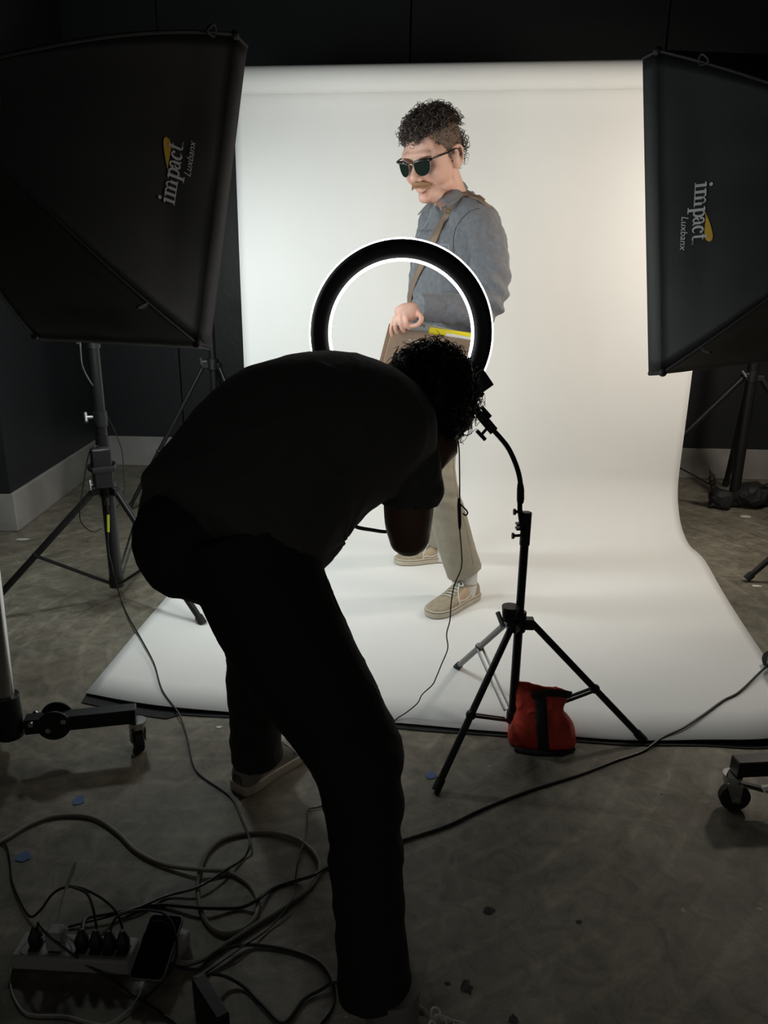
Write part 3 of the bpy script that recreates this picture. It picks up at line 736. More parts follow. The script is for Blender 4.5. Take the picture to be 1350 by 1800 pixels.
cable('thick grey beige cord coiled in loops on the floor', 
  [F(-40, 1500, .006), F(4, 1478, .006), F(53, 1449, .006), F(102, 1434, .006), F(160, 1436, .006), F(204, 1462, .006), F(240, 1496, .006), F(289, 1520, .006), F(355, 1529, .014), F(400, 1533, .006), F(436, 1553, .006), F(452, 1580, .006), F(449, 1611, .006), F(427, 1633, .006), F(391, 1640, .006), F(364, 1622, .006), F(349, 1584, .006), F(349, 1540, .006), F(364, 1500, .006), F(391, 1476, .006), F(436, 1464, .006), F(480, 1464, .006), F(524, 1476, .006), F(553, 1502, .006), F(561, 1527, .006), F(547, 1558, .006), F(502, 1593, .006), F(444, 1629, .006), F(391, 1664, .006), F(356, 1687, .008), F(329, 1694, .012), F(311, 1690, .018)], 0.0047, M['cablegrey'], name='extension_cord')
G = 'black plug cables arching over the power strip'
cable('black cable arching from the left edge into the rightmost plug of the power strip', [F(-20, 1470, .005), F(9, 1484, .005), F(18, 1513, .005), F(22, 1549, .005), F(36, 1584, .006), F(53, 1611, .008), F(71, 1600, .03), F(93, 1571, .07), F(118, 1559, .09), F(145, 1562, .10), F(178, 1578, .10), F(204, 1602, .09), F(216, 1633, .072)], 0.0027, M['cable'], G)
cable('short black cable arching from a cord crossing into the fourth plug of the strip', [F(133, 1516, .16), F(119, 1552, .12), F(130, 1560, .11), F(153, 1571, .10), F(164, 1598, .09), F(170, 1633, .072)], 0.0026, M['cable'], G)
cable('black cable arching from the fifth plug across the dark phone screen', [F(193, 1640, .072), F(199, 1622, .085), F(208, 1610, .09), F(231, 1602, .085), F(262, 1600, .08), F(289, 1607, .075), F(305, 1629, .066), F(311, 1664, .05), F(307, 1690, .03), F(290, 1720, .01), F(250, 1760, .005)], 0.0024, M['cable'], G)
cable('black cord from the first plug running diagonally to the bottom picture edge', [F(66, 1635, .075), F(68, 1622, .085), F(80, 1640, .08), F(116, 1669, .05), F(156, 1698, .02), F(200, 1724, .006), F(249, 1758, .004), F(289, 1784, .004), F(330, 1815, .004)], 0.0026, M['cable'], G)
cable('upright pale cord rising from the white plug of the power strip', [F(101, 1620, .075), F(107, 1589, .10), F(114, 1565, .13), F(119, 1549, .15), F(126, 1532, .165), F(133, 1516, .175), F(130, 1530, .16), F(122, 1550, .13), F(118, 1562, .11)], 0.0018, M['cablewhite'])
cable('thin white charging cable curling from the power strip round to the phone', [F(127, 1673, .038), F(122, 1659, .05), F(111, 1651, .055), F(80, 1647, .055), F(49, 1656, .05), F(31, 1678, .03), F(20, 1698, .005), F(20, 1740, .004), F(40, 1776, .004), F(67, 1784, .004), F(116, 1785, .004), F(160, 1797, .004), F(190, 1800, .004), F(222, 1778, .006), F(242, 1753, .012), F(249, 1735, .03)], 0.0014, M['cablewhite'])
cable('black cable looping behind the adapter brick towards the photographer', [F(311, 1700, .008), F(351, 1704, .012), F(365, 1687, .016), F(391, 1669, .018), F(440, 1661, .006), F(498, 1668, .004), F(547, 1684, .004), F(573, 1704, .004), F(587, 1736, .006), F(584, 1771, .004), F(555, 1810, .004)], 0.0032, M['cable'])
cable('black cable from the adapter brick dipping below the frame to the near shoe', [F(362, 1716, .03), F(375, 1712, .03), F(400, 1718, .015), F(431, 1736, .005), F(462, 1767, .005), F(498, 1798, .005), F(533, 1758, .005), F(560, 1742, .006), F(589, 1727, .012), F(618, 1735, .01), F(645, 1750, .008)], 0.0032, M['cable'])

# power pack on the left stand
bc = P(179, 822, 2.845); bal = empty('power_pack', bc, 'black box-shaped power pack strapped to the left light stand', 'power pack')
b = MB(); b.box(bc, (0.07, 0.05, 0.15), Matrix.Rotation(0.5, 3, 'Z')); b.build('case', M['blackplastic'], bal, bevel=0.006)
b = MB()
pts = [bc+Matrix.Rotation(0.5, 3, 'Z')@V((x, y, -0.002)) for x, y in ((-.038, -.028), (.038, -.028), (.06, .03), (.045, .085), (-.03, .06), (-.045, .03))]
b.tube(pts, 0.011, 8, 1, closed=True, flat=0.25, hint=V((0, 0, 1))); b.build('velcro_strap', M['strapblack'], bal)
b = MB(); b.tube([P(186, 874, 2.86), P(188, 888, 2.86)], 0.009, 10); b.build('connector', M['blackplastic'], bal)
hz = MB(); hz.tube([P(190, 905, 2.86), P(190.3, 935, 2.852)], 0.0052, 10); tag(hz.build('cable_marker', M['hazard']), 'yellow green tape band around the cable below the power pack', 'tape')
cable('thin black wire hanging in a long loop left of the power pack', [P(181, 792, 2.85), P(170, 784, 2.84), P(157, 795, 2.83), P(147, 850, 2.82), P(140, 905, 2.82), P(148, 925, 2.83), P(165, 935, 2.85), P(178, 929, 2.87)], 0.0022, M['cable'], name='wire')
cable('thin black wire running behind the left stand pole down to its collar', [P(186, 728, 2.91), P(200, 755, 2.93), P(214, 790, 2.95), P(217, 825, 2.95), P(219, 860, 2.95), P(214, 880, 2.95), P(197, 905, 2.93), P(190, 945, 2.9)], 0.002, M['cable'], name='wire')
cable('pale wire hanging from the left softbox beside the stand pole', [P(139, 575, 2.6), P(141, 610, 2.65), P(144, 640, 2.72), P(152, 660, 2.8), P(163, 678, 2.88)], 0.003, M['greymetal'], name='wire')

# ================================================================== power strip, plugs, phone, adapter
q = [F(19, 1677, .036), F(227, 1689, .036), F(243, 1648, .036), F(40, 1638, .036)]
cx = (q[0]+q[1]+q[2]+q[3])/4
ux = ((q[1]-q[0])+(q[2]-q[3])).normalized(); uy = V((0, 0, 1)).cross(ux); ln = ((q[1]-q[0]).length+(q[2]-q[3]).length)/2
strip = empty('power_strip', V((cx.x, cx.y, 0)), 'white power strip full of plugs on the dark floor', 'power strip')
Rs = Matrix(((ux.x, uy.x, 0), (ux.y, uy.y, 0), (0, 0, 1)))
b = MB(); b.box((cx.x, cx.y, 0.018), (ln, 0.058, 0.034), Rs); b.build('body', M['whiteplastic'], strip, bevel=0.005)
for k in range(6):
    px, py = [(64, 1663), (101, 1665), (145, 1667), (170, 1669), (193, 1670), (217, 1671)][k]
    c = F(px, py, .036); s_ = MB(); s_.box(c, (0.022, 0.026, 0.0012), Rs); s_.build('socket', M['ink'], strip)
for i, (px, py) in enumerate([(64, 1660), (145, 1665), (170, 1667), (193, 1668), (217, 1668)]):
    c = F(px, py, .036); pg = MB(); pg.capk = 0.3
    pg.loft([(c+V((0, 0, .001)), .0115, .011), (c+V((0, 0, .018)), .0125, .012), (c+V((0, 0.001, .028)), .009, .009), (c+V((0, 0.002, .040)), .0045, .0045)], V((1, 0, 0)), 16, 3, 3)
    lab = ['first', 'third', 'fourth', 'fifth', 'last'][i]
    o = pg.build('plug', M['blackplastic']); tag(o, f'black plug in the power strip, {lab} from the left end', 'plug', 'black plugs in the power strip')
c = F(101, 1664, .036); b = MB(); b.box(c+V((0, 0, .022)), (0.032, 0.030, 0.042), Rs); tag(b.build('plug', M['whiteplastic'], bevel=0.006), 'white square charger plug, second in the power strip', 'plug')
q = [F(221, 1720, .040), F(289, 1724, .040), F(322, 1609, .062), F(267, 1606, .062)]
pcn = (q[0]+q[1]+q[2]+q[3])/4; py_ = ((q[3]-q[0])+(q[2]-q[1])).normalized(); px_ = (q[1]-q[0]); px_ = (px_-py_*px_.dot(py_)).normalized(); pz_ = px_.cross(py_)
Rp = Matrix(((px_.x, py_.x, pz_.x), (px_.y, py_.y, pz_.y), (px_.z, py_.z, pz_.z)))
ph = empty('phone', pcn, 'dark phone lying screen up on the right end of the power strip', 'phone')
lw = ((q[1]-q[0]).length+(q[2]-q[3]).length)/2; ll = ((q[3]-q[0]).length+(q[2]-q[1]).length)/2
def rrect(w, h, r, n=6):
    o = []
    for cx_, cy_, a in ((w/2-r, h/2-r, 0), (-w/2+r, h/2-r, 90), (-w/2+r, -h/2+r, 180), (w/2-r, -h/2+r, 270)):
        for k in range(n+1):
            t = math.radians(a+90*k/n); o.append((cx_+r*math.cos(t), cy_+r*math.sin(t)))
    return o
b = MB(); b.prism([pcn+Rp@V((x, y, -.008)) for x, y in rrect(lw, ll, .011)], pz_*.008); b.build('phone_body', M['greymetal'], ph, bevel=0.0012)
b = MB(); b.prism([pcn+Rp@V((x, y, .0)) for x, y in rrect(lw-.005, ll-.005, .009)], pz_*.0008); b.build('screen', M['glass'], ph)
b = MB(); b.box(F(249, 1731, .035), (0.009, 0.016, 0.006), Rs); b.build('charging_plug', M['whiteplastic'], ph, bevel=0.001)
b = MB(); c = F(314, 1662, .02); b.box(c, (0.024, 0.05, 0.034), Matrix.Rotation(-0.3, 3, 'Z')); tag(b.build('adapter', M['whiteplastic'], bevel=0.003), 'pale square cord adapter beside the phone', 'adapter')
q = [F(336, 1722, .075), F(361, 1711, .075), F(404, 1780, .075), F(380, 1793, .075)]
b = MB(); b.prism(q, V((0, 0, -.073))); tag(b.build('adapter_brick', M['blackplastic'], bevel=0.003), 'black rectangular adapter brick at the bottom picture edge', 'adapter')

# ================================================================== sandbags
def pillow(name, secs, hint, m, label, cat, seed, amp, ears=()):
    mb = MB(); mb.capk = 0.5; mb.loft(secs, hint, 28, 5, 2.8)
    for p, e in ears: mb.tube([p, e], [0.045, 0.007], 10, flat=.4)
    root = empty(name, V((secs[0][0].x, secs[0][0].y, 0)), label, cat)
    o, t = remesh(mb, 'bag_body', m, root, 0.005, 5, nfold(amp, 14, seed)); return root, t
c = F(955, 1322, 0); c.y += 0.045; hx = V((1, -0.12, 0)).normalized()
sbag, st_ = pillow('sandbag', [(c+V((0.002, 0, .014)), .092, .05), (c+V((0.0, 0, .05)), .086, .052), (c+V((-.005, 0.008, .105)), .068, .036), (c+V((-.004, .016, .145)), .074, .016), (c+V((0, .018, .172)), .080, .006)], hx, M['red'], 'red sandbag with black straps on the lower brace of the ring light stand', 'sandbag', 3.3, 0.010)
b = MB(); rw = []
for k in range(15):
    py = 1216+(1318-1216)*k/14; r_ = []
    for dx in (-9.5, -3, 3, 9.5):
        h_, n_ = hit(st_, 952+dx+(k-7)*0.5, py, 0.004); r_.append(h_)
    if all(x is not None for x in r_): rw.append(r_)
b.grid(rw); o = b.build('vertical_strap', M['strapblack'], sbag); o.modifiers.new('s', 'SOLIDIFY').thickness = 0.002
b = MB(); b.tube([P(935, 1224, 1.86), P(960, 1219, 1.855), P(985, 1219, 1.86), P(1003, 1222, 1.875)], 0.011, 8, 4, flat=0.3, hint=V((0, 0, 1))); b.build('carry_handle', M['strapblack'], sbag)
b = MB(); b.tube([c+V((-.080, -.040, .008)), c+V((-.03, -.056, .007)), c+V((.04, -.058, .007)), c+V((.088, -.040, .008))], 0.007, 8, 4, flat=0.8); b.build('black_bottom', M['strapblack'], sbag)

c = F(1296, 895, 0); c.y += .05
bs, _ = pillow('sandbag', [(c+V((-.14, -.02, .05)), .035, .04), (c+V((-.08, -.02, .055)), .07, .055), (c+V((-.02, 0, .04)), .03, .035), (c+V((.06, 0, .07)), .08, .065), (c+V((.14, .02, .07)), .08, .06), (c+V((.22, .02, .05)), .04, .045)], V((0, 1, 0)), M['bagblack'], 'black slumped sandbag round the foot of the right tripod stand', 'sandbag', 8.1, 0.016,
   ears=[(c+V((-.10, -.01, .05)), P(1246, 822, 4.1)), (c+V((-.13, -.02, .04)), c+V((-.16, -.05, .01)))])

# ================================================================== bits on the floor
def scrap(label, px, py, w, h, m, cat, z=0.0012, name='scrap', group=None, seed=0):
    random.seed(seed+int(px)); c = F(px, py, z); n = 7; mb = MB()
    mb.prism([c+V((w/2*math.cos(2*math.pi*k/n+.4)*(0.75+.5*random.random()), h/2*math.sin(2*math.pi*k/n+.4)*(0.75+.5*random.random()), 0)) for k in range(n)], V((0, 0, .0006)))
    return tag(mb.build(name, m, smooth=False), label, cat, group)
scrap('blue tape scrap beside the front foot of the ring light stand', 758, 1363, .030, .03, M['bluetape'], 'tape', name='tape_scrap')
scrap('blue tape scrap on the floor below the left caster', 139, 1407, .03, .035, M['bluetape'], 'tape', name='tape_scrap')
scrap('blue tape scrap on the floor left of the coiled cord', 41, 1506, .035, .03, M['bluetape'], 'tape', name='tape_scrap')
scrap('white paper scrap in front of the left wall corner', 40, 948, .075, .03, M['flake'], 'paper scrap', name='paper_scrap', z=.003)
scrap('round pale scrap on the floor in front of the paper edge', 385, 1278, .018, .014, M['flake'], 'paper scrap', name='paper_scrap')
scrap('pale paper scrap beside the black sandbag', 1312, 908, .06, .05, M['flake'], 'paper scrap', name='paper_scrap')
scrap('pale paper scrap near the leg foot at the right edge', 1330, 1030, .05, .02, M['flake'], 'paper scrap', name='paper_scrap')
for i, (px, py, w, h) in enumerate([(860, 1600, .035, .03), (1018, 1621, .02, .018), (820, 1735, .03, .05), (787, 1729, .018, .012), (902, 1792, .03, .03), (1163, 1396, .01, .01)]):
    random.seed(i); c = F(px, py, .0006); w *= .7; h *= .7; mb = MB(); n = 14
    mb.add([c]+[c+V((w/2*math.cos(2*math.pi*k/n)*(0.6+.7*random.random()), h/2*math.sin(2*math.pi*k/n)*(0.6+.7*random.random()), 0)) for k in range(n)], [(0, 1+k, 1+(k+1) % n) for k in range(n)])
    o = mb.build('floor_chip', M['chip'], bpy.data.objects['floor'], smooth=False)
#==PART4==
# ================================================================== figures
def add_head(mb, R, c, s):
    st = len(mb.v); B = mb.ball; T = mb.tube
    B((0, -.012, .03), (.078, .097, .090), nu=28, nv=18)
    B((0, .018, -.02), (.064, .076, .085), nu=24, nv=16)
    mb.loft([(V((0, .02, -.045)), .060, .060), (V((0, .032, -.075)), .052, .052), (V((0, .044, -.098)), .036, .038)], V((1, 0, 0)), 20, 3, 2.3)
    for x in (-1, 1): B((x*.050, .035, -.028), (.026, .045, .048)); B((x*.055, .040, .008), (.020, .038, .036))
    B((0, .078, -.100), (.021, .018, .017)); B((0, .074, .022), (.052, .019, .016))
    for x in (-1, 1):
        B((x*.044, .060, -.026), (.024, .026, .022)); B((x*.031, .070, -.002), (.015, .014, .012))
        B((x*.030, .080, .014), (.022, .010, .006))
        B((x*.0115, .098, -.040), (.0085, .012, .0085)); B((x*.050, .02, -.075), (.016, .03, .022))
        Re = Matrix.Rotation(x*-0.42, 3, 'Z')@Matrix.Rotation(0.12, 3, 'X')
        B((x*.081, -.010, -.012), (.006, .018, .032), Re)
        T([V((x*.079, -.000, -.040)), V((x*.086, -.014, -.036)), V((x*.090, -.028, -.012)), V((x*.090, -.026, .012)), V((x*.086, -.010, .022)), V((x*.081, .004, .014))], .0045, 8, 4)
        T([V((x*.078, .004, .0)), V((x*.079, .004, -.02)), V((x*.078, .002, -.042))], .005, 8, 3)
    T([V((0, .084, .012)), V((0, .098, -.010)), V((0, .113, -.030)), V((0, .112, -.037))], [.008, .009, .0115, .010], 12, 4)
    B((0, .112, -.036), (.0115, .011, .0095))
    T([V((-.022, .082, -.066)), V((-.010, .0945, -.0625)), V((0, .0955, -.0635)), V((.010, .0945, -.0625)), V((.022, .082, -.066))], [.003, .006, .006, .006, .003], 8, 4)
    T([V((-.020, .082, -.070)), V((-.008, .093, -.0745)), V((.008, .093, -.0745)), V((.020, .082, -.070))], [.003, .0066, .0066, .003], 8, 4)
    mb.transform(R*s, c, st)
def loc2w(R, c, s, p): return c+(R*s)@V(p)
def finger(mb, pts, r0_, r1_):
    mb.tube(pts, [r0_+(r1_-r0_)*i/4 for i in range(5)], 10, 4); mb.ball(pts[-1], r1_*1.02, nu=10, nv=7)
def add_hand(mb, wrist, d, n, side, curl=(0.5, 0.7, 0.5), spread=0.08, sc=1.0):
    """d: wrist to knuckles; n: back of the hand; side: towards the thumb"""
    d = V(d).normalized(); n = V(n); n = (n-d*n.dot(d)).normalized(); sd = V(side); sd = (sd-d*sd.dot(d)-n*sd.dot(n)).normalized()
    mb.loft([(wrist, .027*sc, .019*sc), (wrist+d*.03*sc, .034*sc, .017*sc), (wrist+d*.065*sc, .040*sc, .015*sc), (wrist+d*.088*sc, .040*sc, .012*sc)], sd, 16, 3, 2.6)
    for i, (off, ln, r) in enumerate(((.030, .072, .0092), (.010, .080, .0094), (-.010, .074, .0090), (-.029, .058, .0080))):
        p = wrist+d*(.082*sc)+sd*off*sc; a = 0.0; pts = [p-d*.02*sc, p]
        dd = (d+sd*(1.5-i)*spread).normalized()
        for j, f in enumerate((.45, .32, .23)):
            a += curl[j]*(1+.06*i); v = dd*math.cos(a)-n*math.sin(a); p = p+v*(ln*f*sc); pts.append(p)
        finger(mb, pts, r*sc, r*.78*sc)
    t = wrist+d*.022*sc+sd*.022*sc; v1 = (d*.6+sd*.75-n*.25).normalized(); v2 = (d*.9+sd*.15-n*.4).normalized()
    finger(mb, [t-v1*.01, t+v1*.038*sc, t+v1*.038*sc+v2*.032*sc, t+v1*.036*sc+v2*.056*sc], .0115*sc, .0085*sc)

def curls(mb, seeds, r, n_seg=14, rad=(.005, .009), length=(.03, .05), wild=.5, up=V((0, 0, .3)), rng=random):
    for p, n in seeds:
        d = (n+V((rng.uniform(-1, 1), rng.uniform(-1, 1), rng.uniform(-1, 1)))*wild+up).normalized()
        a = d.orthogonal().normalized(); b = d.cross(a); L_ = rng.uniform(*length); ra = rng.uniform(*rad); ph = rng.uniform(0, 6.28)
        tw = rng.uniform(1.1, 2.0)*rng.choice((-1, 1)); pts = []
        for k in range(n_seg+1):
            t = k/n_seg; g = ph+tw*2*math.pi*t; q = ra*min(1, t*3)
            pts.append(p+d*(L_*t)+a*(math.cos(g)-math.cos(ph))*q+b*(math.sin(g)-math.sin(ph))*q - n*(L_*t*t*.25))
        mb.tube(pts, [r, r, r*.8, r*.4], 5, 1, cap=False)
SK_C, SK_R = V((0, -.012, .03)), V((.078, .097, .090))
def cap_shell(R, c, s, keep, k=1.03, amp=0.0, nu=64, nv=40):
    mb = MB(); idx = {}; pts = []
    def pt(i, j):
        th = math.pi*i/nv; ph = 2*math.pi*j/nu
        return V((math.sin(th)*math.cos(ph), math.sin(th)*math.sin(ph), math.cos(th)))
    fs = []
    for i in range(nv):
        for j in range(nu):
            q = [pt(i, j), pt(i+1, j), pt(i+1, (j+1) % nu), pt(i, (j+1) % nu)]
            m = sum(q, V((0, 0, 0)))/4; l = SK_C+V((m.x*SK_R.x, m.y*SK_R.y, m.z*SK_R.z))
            if keep(l+V((noise.noise(l*120)*.004, noise.noise(l*110+V((5, 5, 5)))*.004, noise.noise(l*90+V((1, 7, 3)))*.004))):
                vs = []
                for a in q:
                    l = SK_C+V((a.x*SK_R.x, a.y*SK_R.y, a.z*SK_R.z))*(k); l += a*(amp*max(0, .5+noise.noise(l*55)))
                    vs.append(loc2w(R, c, s, l))
                if i == 0: vs = vs[1:] if (vs[0]-vs[3]).length < 1e-6 else vs
                mb.add(vs, [tuple(range(len(vs)))])
    return mb
def weld(o, d=0.0002):
    bm = bmesh.new(); bm.from_mesh(o.data); bmesh.ops.remove_doubles(bm, verts=bm.verts, dist=d); bmesh.ops.recalc_face_normals(bm, faces=bm.faces); bm.to_mesh(o.data); bm.free()
    o.data.polygons.foreach_set('use_smooth', [True]*len(o.data.polygons)); return o
def head_seeds(R, c, s, n, ok, k=1.02, rng=random):
    out = []
    while len(out) < n:
        a = V((rng.gauss(0, 1), rng.gauss(0, 1), rng.gauss(0, 1))).normalized(); l = SK_C+V((a.x*SK_R.x, a.y*SK_R.y, a.z*SK_R.z))*k
        if ok(l): out.append((loc2w(R, c, s, l), (R@a).normalized()))
    return out

def sneaker(heel, toe, parent, mats, skate=True, name='shoe'):
    h = V((heel.x, heel.y, max(heel.z, 0.0))); d = V((toe.x-heel.x, toe.y-heel.y, 0)); L_ = d.length/.29; R = basis(d)
    z0 = heel.z
    prof = [(0, .018, .052), (.006, .027, .070), (.02, .033, .078), (.045, .036, .072), (.075, .037, .074), (.10, .039, .088), (.125, .042, .082), (.155, .046, .067), (.185, .049, .055), (.215, .050, .047), (.245, .046, .041), (.268, .035, .036), (.282, .02, .030), (.288, .008, .024)]
    def wl(x, y, z): return h+(R*1.0)@V((x*L_, y*L_, z*L_))
    mb = MB(); rows = []
    ys = catmull([V(p) for p in prof], 3); n = 20
    for p in ys:
        row = []
        for k in range(n+1):
            a = math.pi*k/n; cx_ = math.copysign(abs(math.cos(a))**.75, math.cos(a)); sz = math.sin(a)**.7 if math.sin(a) > 0 else 0
            row.append(wl(cx_*p.y, p.x, .022+(p.z-.022)*sz))
        rows.append(row)
    mb.grid(rows)
    for fi, f in enumerate(mb.f):
        i, k = divmod(fi, n); y = ys[i].x; low = k < 6 or k > n-7
        if skate: mb.mi[fi] = 1 if (.05 < y < .165 and low) else 0
    up = mb.build(name, [mats['upper'], mats['side']], parent); tree = mb.bvh()
    so_ = MB(); ol = []
    for sg in (1, -1):
        seq = ys if sg == 1 else ys[::-1]
        for p in seq: ol.append((sg*(p.y+.0045), p.x*1.0+(.003 if p.x > .25 else (-.003 if p.x < .01 else 0))))
    rows = [[wl(x*.97, y, 0.001) for x, y in ol], [wl(x, y, .004) for x, y in ol], [wl(x, y, .026) for x, y in ol], [wl(x*.93, y, .0275) for x, y in ol]]
    so_.grid([r+[r[0]] for r in rows]); m0 = len(so_.v); so_.add(rows[0], [tuple(range(len(ol)))]); so_.add(rows[3], [tuple(range(len(ol)))])
    so_.build('sole', mats['sole'], up, ang=50)
    if skate:
        fx = MB(); fx.tube([wl(x*1.005, y, .0225) for x, y in ol], .0009, 6, 1, closed=True); fx.build('foxing_line', M['ink'], up)
    def on(x, y, lift=.002):
        o_, n_, _, _ = tree.ray_cast(wl(x, y, .2), V((0, 0, -1))); return (o_+V((0, 0, lift))) if o_ else wl(x, y, .07)
    def onside(sx, y, z, lift=.0022):
        o0 = wl(sx*.15, y, z); o_, n_, _, _ = tree.ray_cast(o0, (wl(0, y, z)-o0).normalized())
        return (o_+(o0-wl(0, y, z)).normalized()*lift) if o_ else wl(sx*.04, y, z)
    for k in range(5):
        y = .118+k*.015; w = .017+.0015*k; lc = MB()
        lc.tube([on(-w, y), on(-w*.4, y+.004, .005), on(w*.4, y+.006, .005), on(w, y+.010)], .0026, 8, 4, flat=.6, hint=V((0, 0, 1)).cross(R@V((1, 0, 0)))); lc.build('lace', mats['lace'], up)
    for sg in (-1, 1):
        lc = MB(); b0 = on(0, .112, .006); lc.tube([b0, b0+R@V((sg*.014, -.002, .006)), b0+R@V((sg*.026, .006, -.002)), b0+R@V((sg*.018, .012, -.004)), b0+R@V((0, .004, .0))], .0024, 8, 5); lc.build('lace', mats['lace'], up)
        lc = MB(); lc.tube([b0, b0+R@V((sg*.010, .010, .002)), on(sg*.024, .145, .004), onside(sg, .165, .04, .003)], .0022, 8, 4); lc.build('lace', mats['lace'], up)
        if skate:
            sp = MB(); sp.tube([onside(sg, .050, .056), onside(sg, .066, .058), onside(sg, .080, .050), onside(sg, .100, .040), onside(sg, .125, .036), onside(sg, .150, .042), onside(sg, .162, .036), onside(sg, .166, .028)], .0032, 8, 4, flat=.45, hint=V((0, 0, 1))); sp.build('side_stripe', M['stripe'], up)
    cuf = MB(); cuf.tube([wl(.0+.034*math.cos(a), .062+.046*math.sin(a), .078+.008*math.sin(a)) for a in [2*math.pi*k/20 for k in range(20)]], .005*L_, 8, 1, closed=True); cuf.build('padded_collar', mats['upper'], up)
    return up

# ------------------------------------------------------------------ the model in front of the paper
mr = V((0.36, 2.98, 0))
model = empty('person', mr, 'standing man in sunglasses and slate blue shirt holding a brown record bag', 'person')
mL = V((.5, -.85, 0)).normalized()                     # his left
fy, fp = math.radians(41), math.radians(21)
hf = V((-math.sin(fy)*math.cos(fp), -math.cos(fy)*math.cos(fp), -math.sin(fp)))
HR = basis(hf); HC = P(761, 274, 2.87); HS = 1.12
ankN = P(818, 1030, 2.86); ankF = P(778, 965, 3.31)
mb = MB()
add_head(mb, HR, HC, HS)
mb.loft([(loc2w(HR, HC, HS, (0, -.03, -.04)), .056, .058), (loc2w(HR, HC, HS, (0, -.045, -.09)), .054, .056), (P(792, 352, 2.95), .062, .062), (P(802, 375, 2.99), .07, .05)], mL, 20, 4)
mb.loft([(P(802, 380, 2.99), .10, .06), (P(806, 415, 3.0), .155, .09), (P(804, 470, 3.0), .155, .105), (P(797, 560, 3.0), .15, .105), (P(792, 640, 3.0), .12, .09)], mL, 28, 5)
mb.loft([(P(796, 655, 2.95), .075, .075), (P(776, 760, 2.88), .06, .065), (P(768, 830, 2.84), .056, .06), (P(790, 920, 2.84), .05, .052), (ankN, .034, .042), (ankN+V((-.02, -.02, -.07)), .032, .045)], mL, 20, 5)
mb.loft([(P(785, 655, 3.06), .075, .075), (P(755, 800, 3.16), .056, .06), (P(768, 900, 3.26), .048, .05), (ankF, .032, .04), (ankF+V((-.03, 0, -.06)), .03, .045)], mL, 20, 5)
for p, q in ((ankN, F(760, 1075, .04)), (ankF, F(712, 982, .04))):
    q = p.lerp(q, .8); mb.loft([(p+V((0, 0, -.05)), .026, .026), ((p+q)/2+V((0, 0, -.042)), .020, .013), (V((q.x, q.y, .034)), .016, .008)], V((0, 1, 0)), 16, 3)
mb.loft([(P(832, 388, 2.89), .055, .055), (P(862, 450, 2.83), .048, .05), (P(860, 520, 2.80), .042, .044), (P(848, 548, 2.77), .038, .04), (P(795, 548, 2.71), .034, .036), (P(738, 545, 2.665), .027, .023)], V((0, 0, 1)), 18, 5)
mb.loft([(P(738, 545, 2.665), .024, .021), (P(724, 547, 2.65), .030, .020), (P(711, 551, 2.645), .033, .017), (P(703, 556, 2.645), .030, .014)], V((.25, .1, 1)), 16, 4, 2.5)
for pts, r in (([(735, 549, 2.64), (741, 560, 2.625), (734, 571, 2.62), (722, 573, 2.625)], .0098), ([(712, 550, 2.64), (714, 562, 2.622), (715, 571, 2.622), (719, 577, 2.63)], .0092), ([(705, 550, 2.645), (704, 564, 2.627), (706, 576, 2.63), (710, 582, 2.638)], .0092), ([(699, 552, 2.655), (695, 566, 2.64), (695, 578, 2.642), (699, 585, 2.648)], .0088), ([(696, 555, 2.67), (689, 570, 2.66), (687, 582, 2.662), (689, 590, 2.667)], .0078)):
    finger(mb, [P(*q) for q in pts], r, r*.82)
# far arm reaching to the far corner of the bag
mb.loft([(P(768, 400, 3.1), .042, .042), (P(750, 470, 3.14), .045, .045), (P(748, 545, 3.06), .038, .04), (P(728, 600, 2.92), .03, .03), (P(722, 618, 2.85), .026, .022)], V((0, 0, 1)), 16, 5)
add_hand(mb, P(722, 620, 2.84), V((.25, -.12, -.95)), V((-.1, .9, -.1)), V((-.8, -.1, 0)), (.1, .15, .1), sc=.85)
body, btree = remesh(mb, 'body', M['skin'], model, 0.0042, 3, None, .45)

# shirt
sf = nfold(0.010, 11, 2.0, V((1, 1, .55))); sf2 = nfold(0.0065, 20, 5.0, V((1, 1, .7)))
mb = MB()
mb.loft([(P(790, 352, 2.955), .065, .062), (P(800, 372, 2.98), .135, .082), (P(808, 405, 2.99), .19, .122), (P(799, 470, 3.0), .195, .142), (P(793, 550, 3.0), .19, .148), (P(794, 600, 3.0), .17, .135), (P(790, 640, 3.0), .15, .118), (P(789, 655, 3.0), .15, .118)], mL, 32, 5)
mb.loft([(P(826, 384, 2.90), .072, .072), (P(850, 418, 2.86), .068, .070), (P(862, 470, 2.82), .060, .064), (P(862, 515, 2.79), .056, .060), (P(852, 540, 2.77), .055, .056), (P(825, 546, 2.735), .052, .052), (P(785, 543, 2.70), .050, .047), (P(742, 540, 2.668), .043, .041)], V((0, 0, 1)), 24, 5)
mb.loft([(P(765, 388, 3.06), .06, .065), (P(757, 430, 3.12), .055, .06), (P(756, 500, 3.14), .05, .055), (P(752, 550, 3.06), .048, .05), (P(733, 590, 2.92), .042, .042)], V((0, 0, 1)), 20, 5)
def shirtfold(p, n):
    w = sf(p, n)+sf2(p, n)
    e = (p-P(850, 535, 2.76)).length                    # gathers at the bent elbow
    if e < .2: w += .012*math.sin(p.x*75+p.z*95)*(1-e/.2)
    return w
shirt, stree = remesh(mb, 'shirt', M['shirt'], model, 0.005, 4, shirtfold)
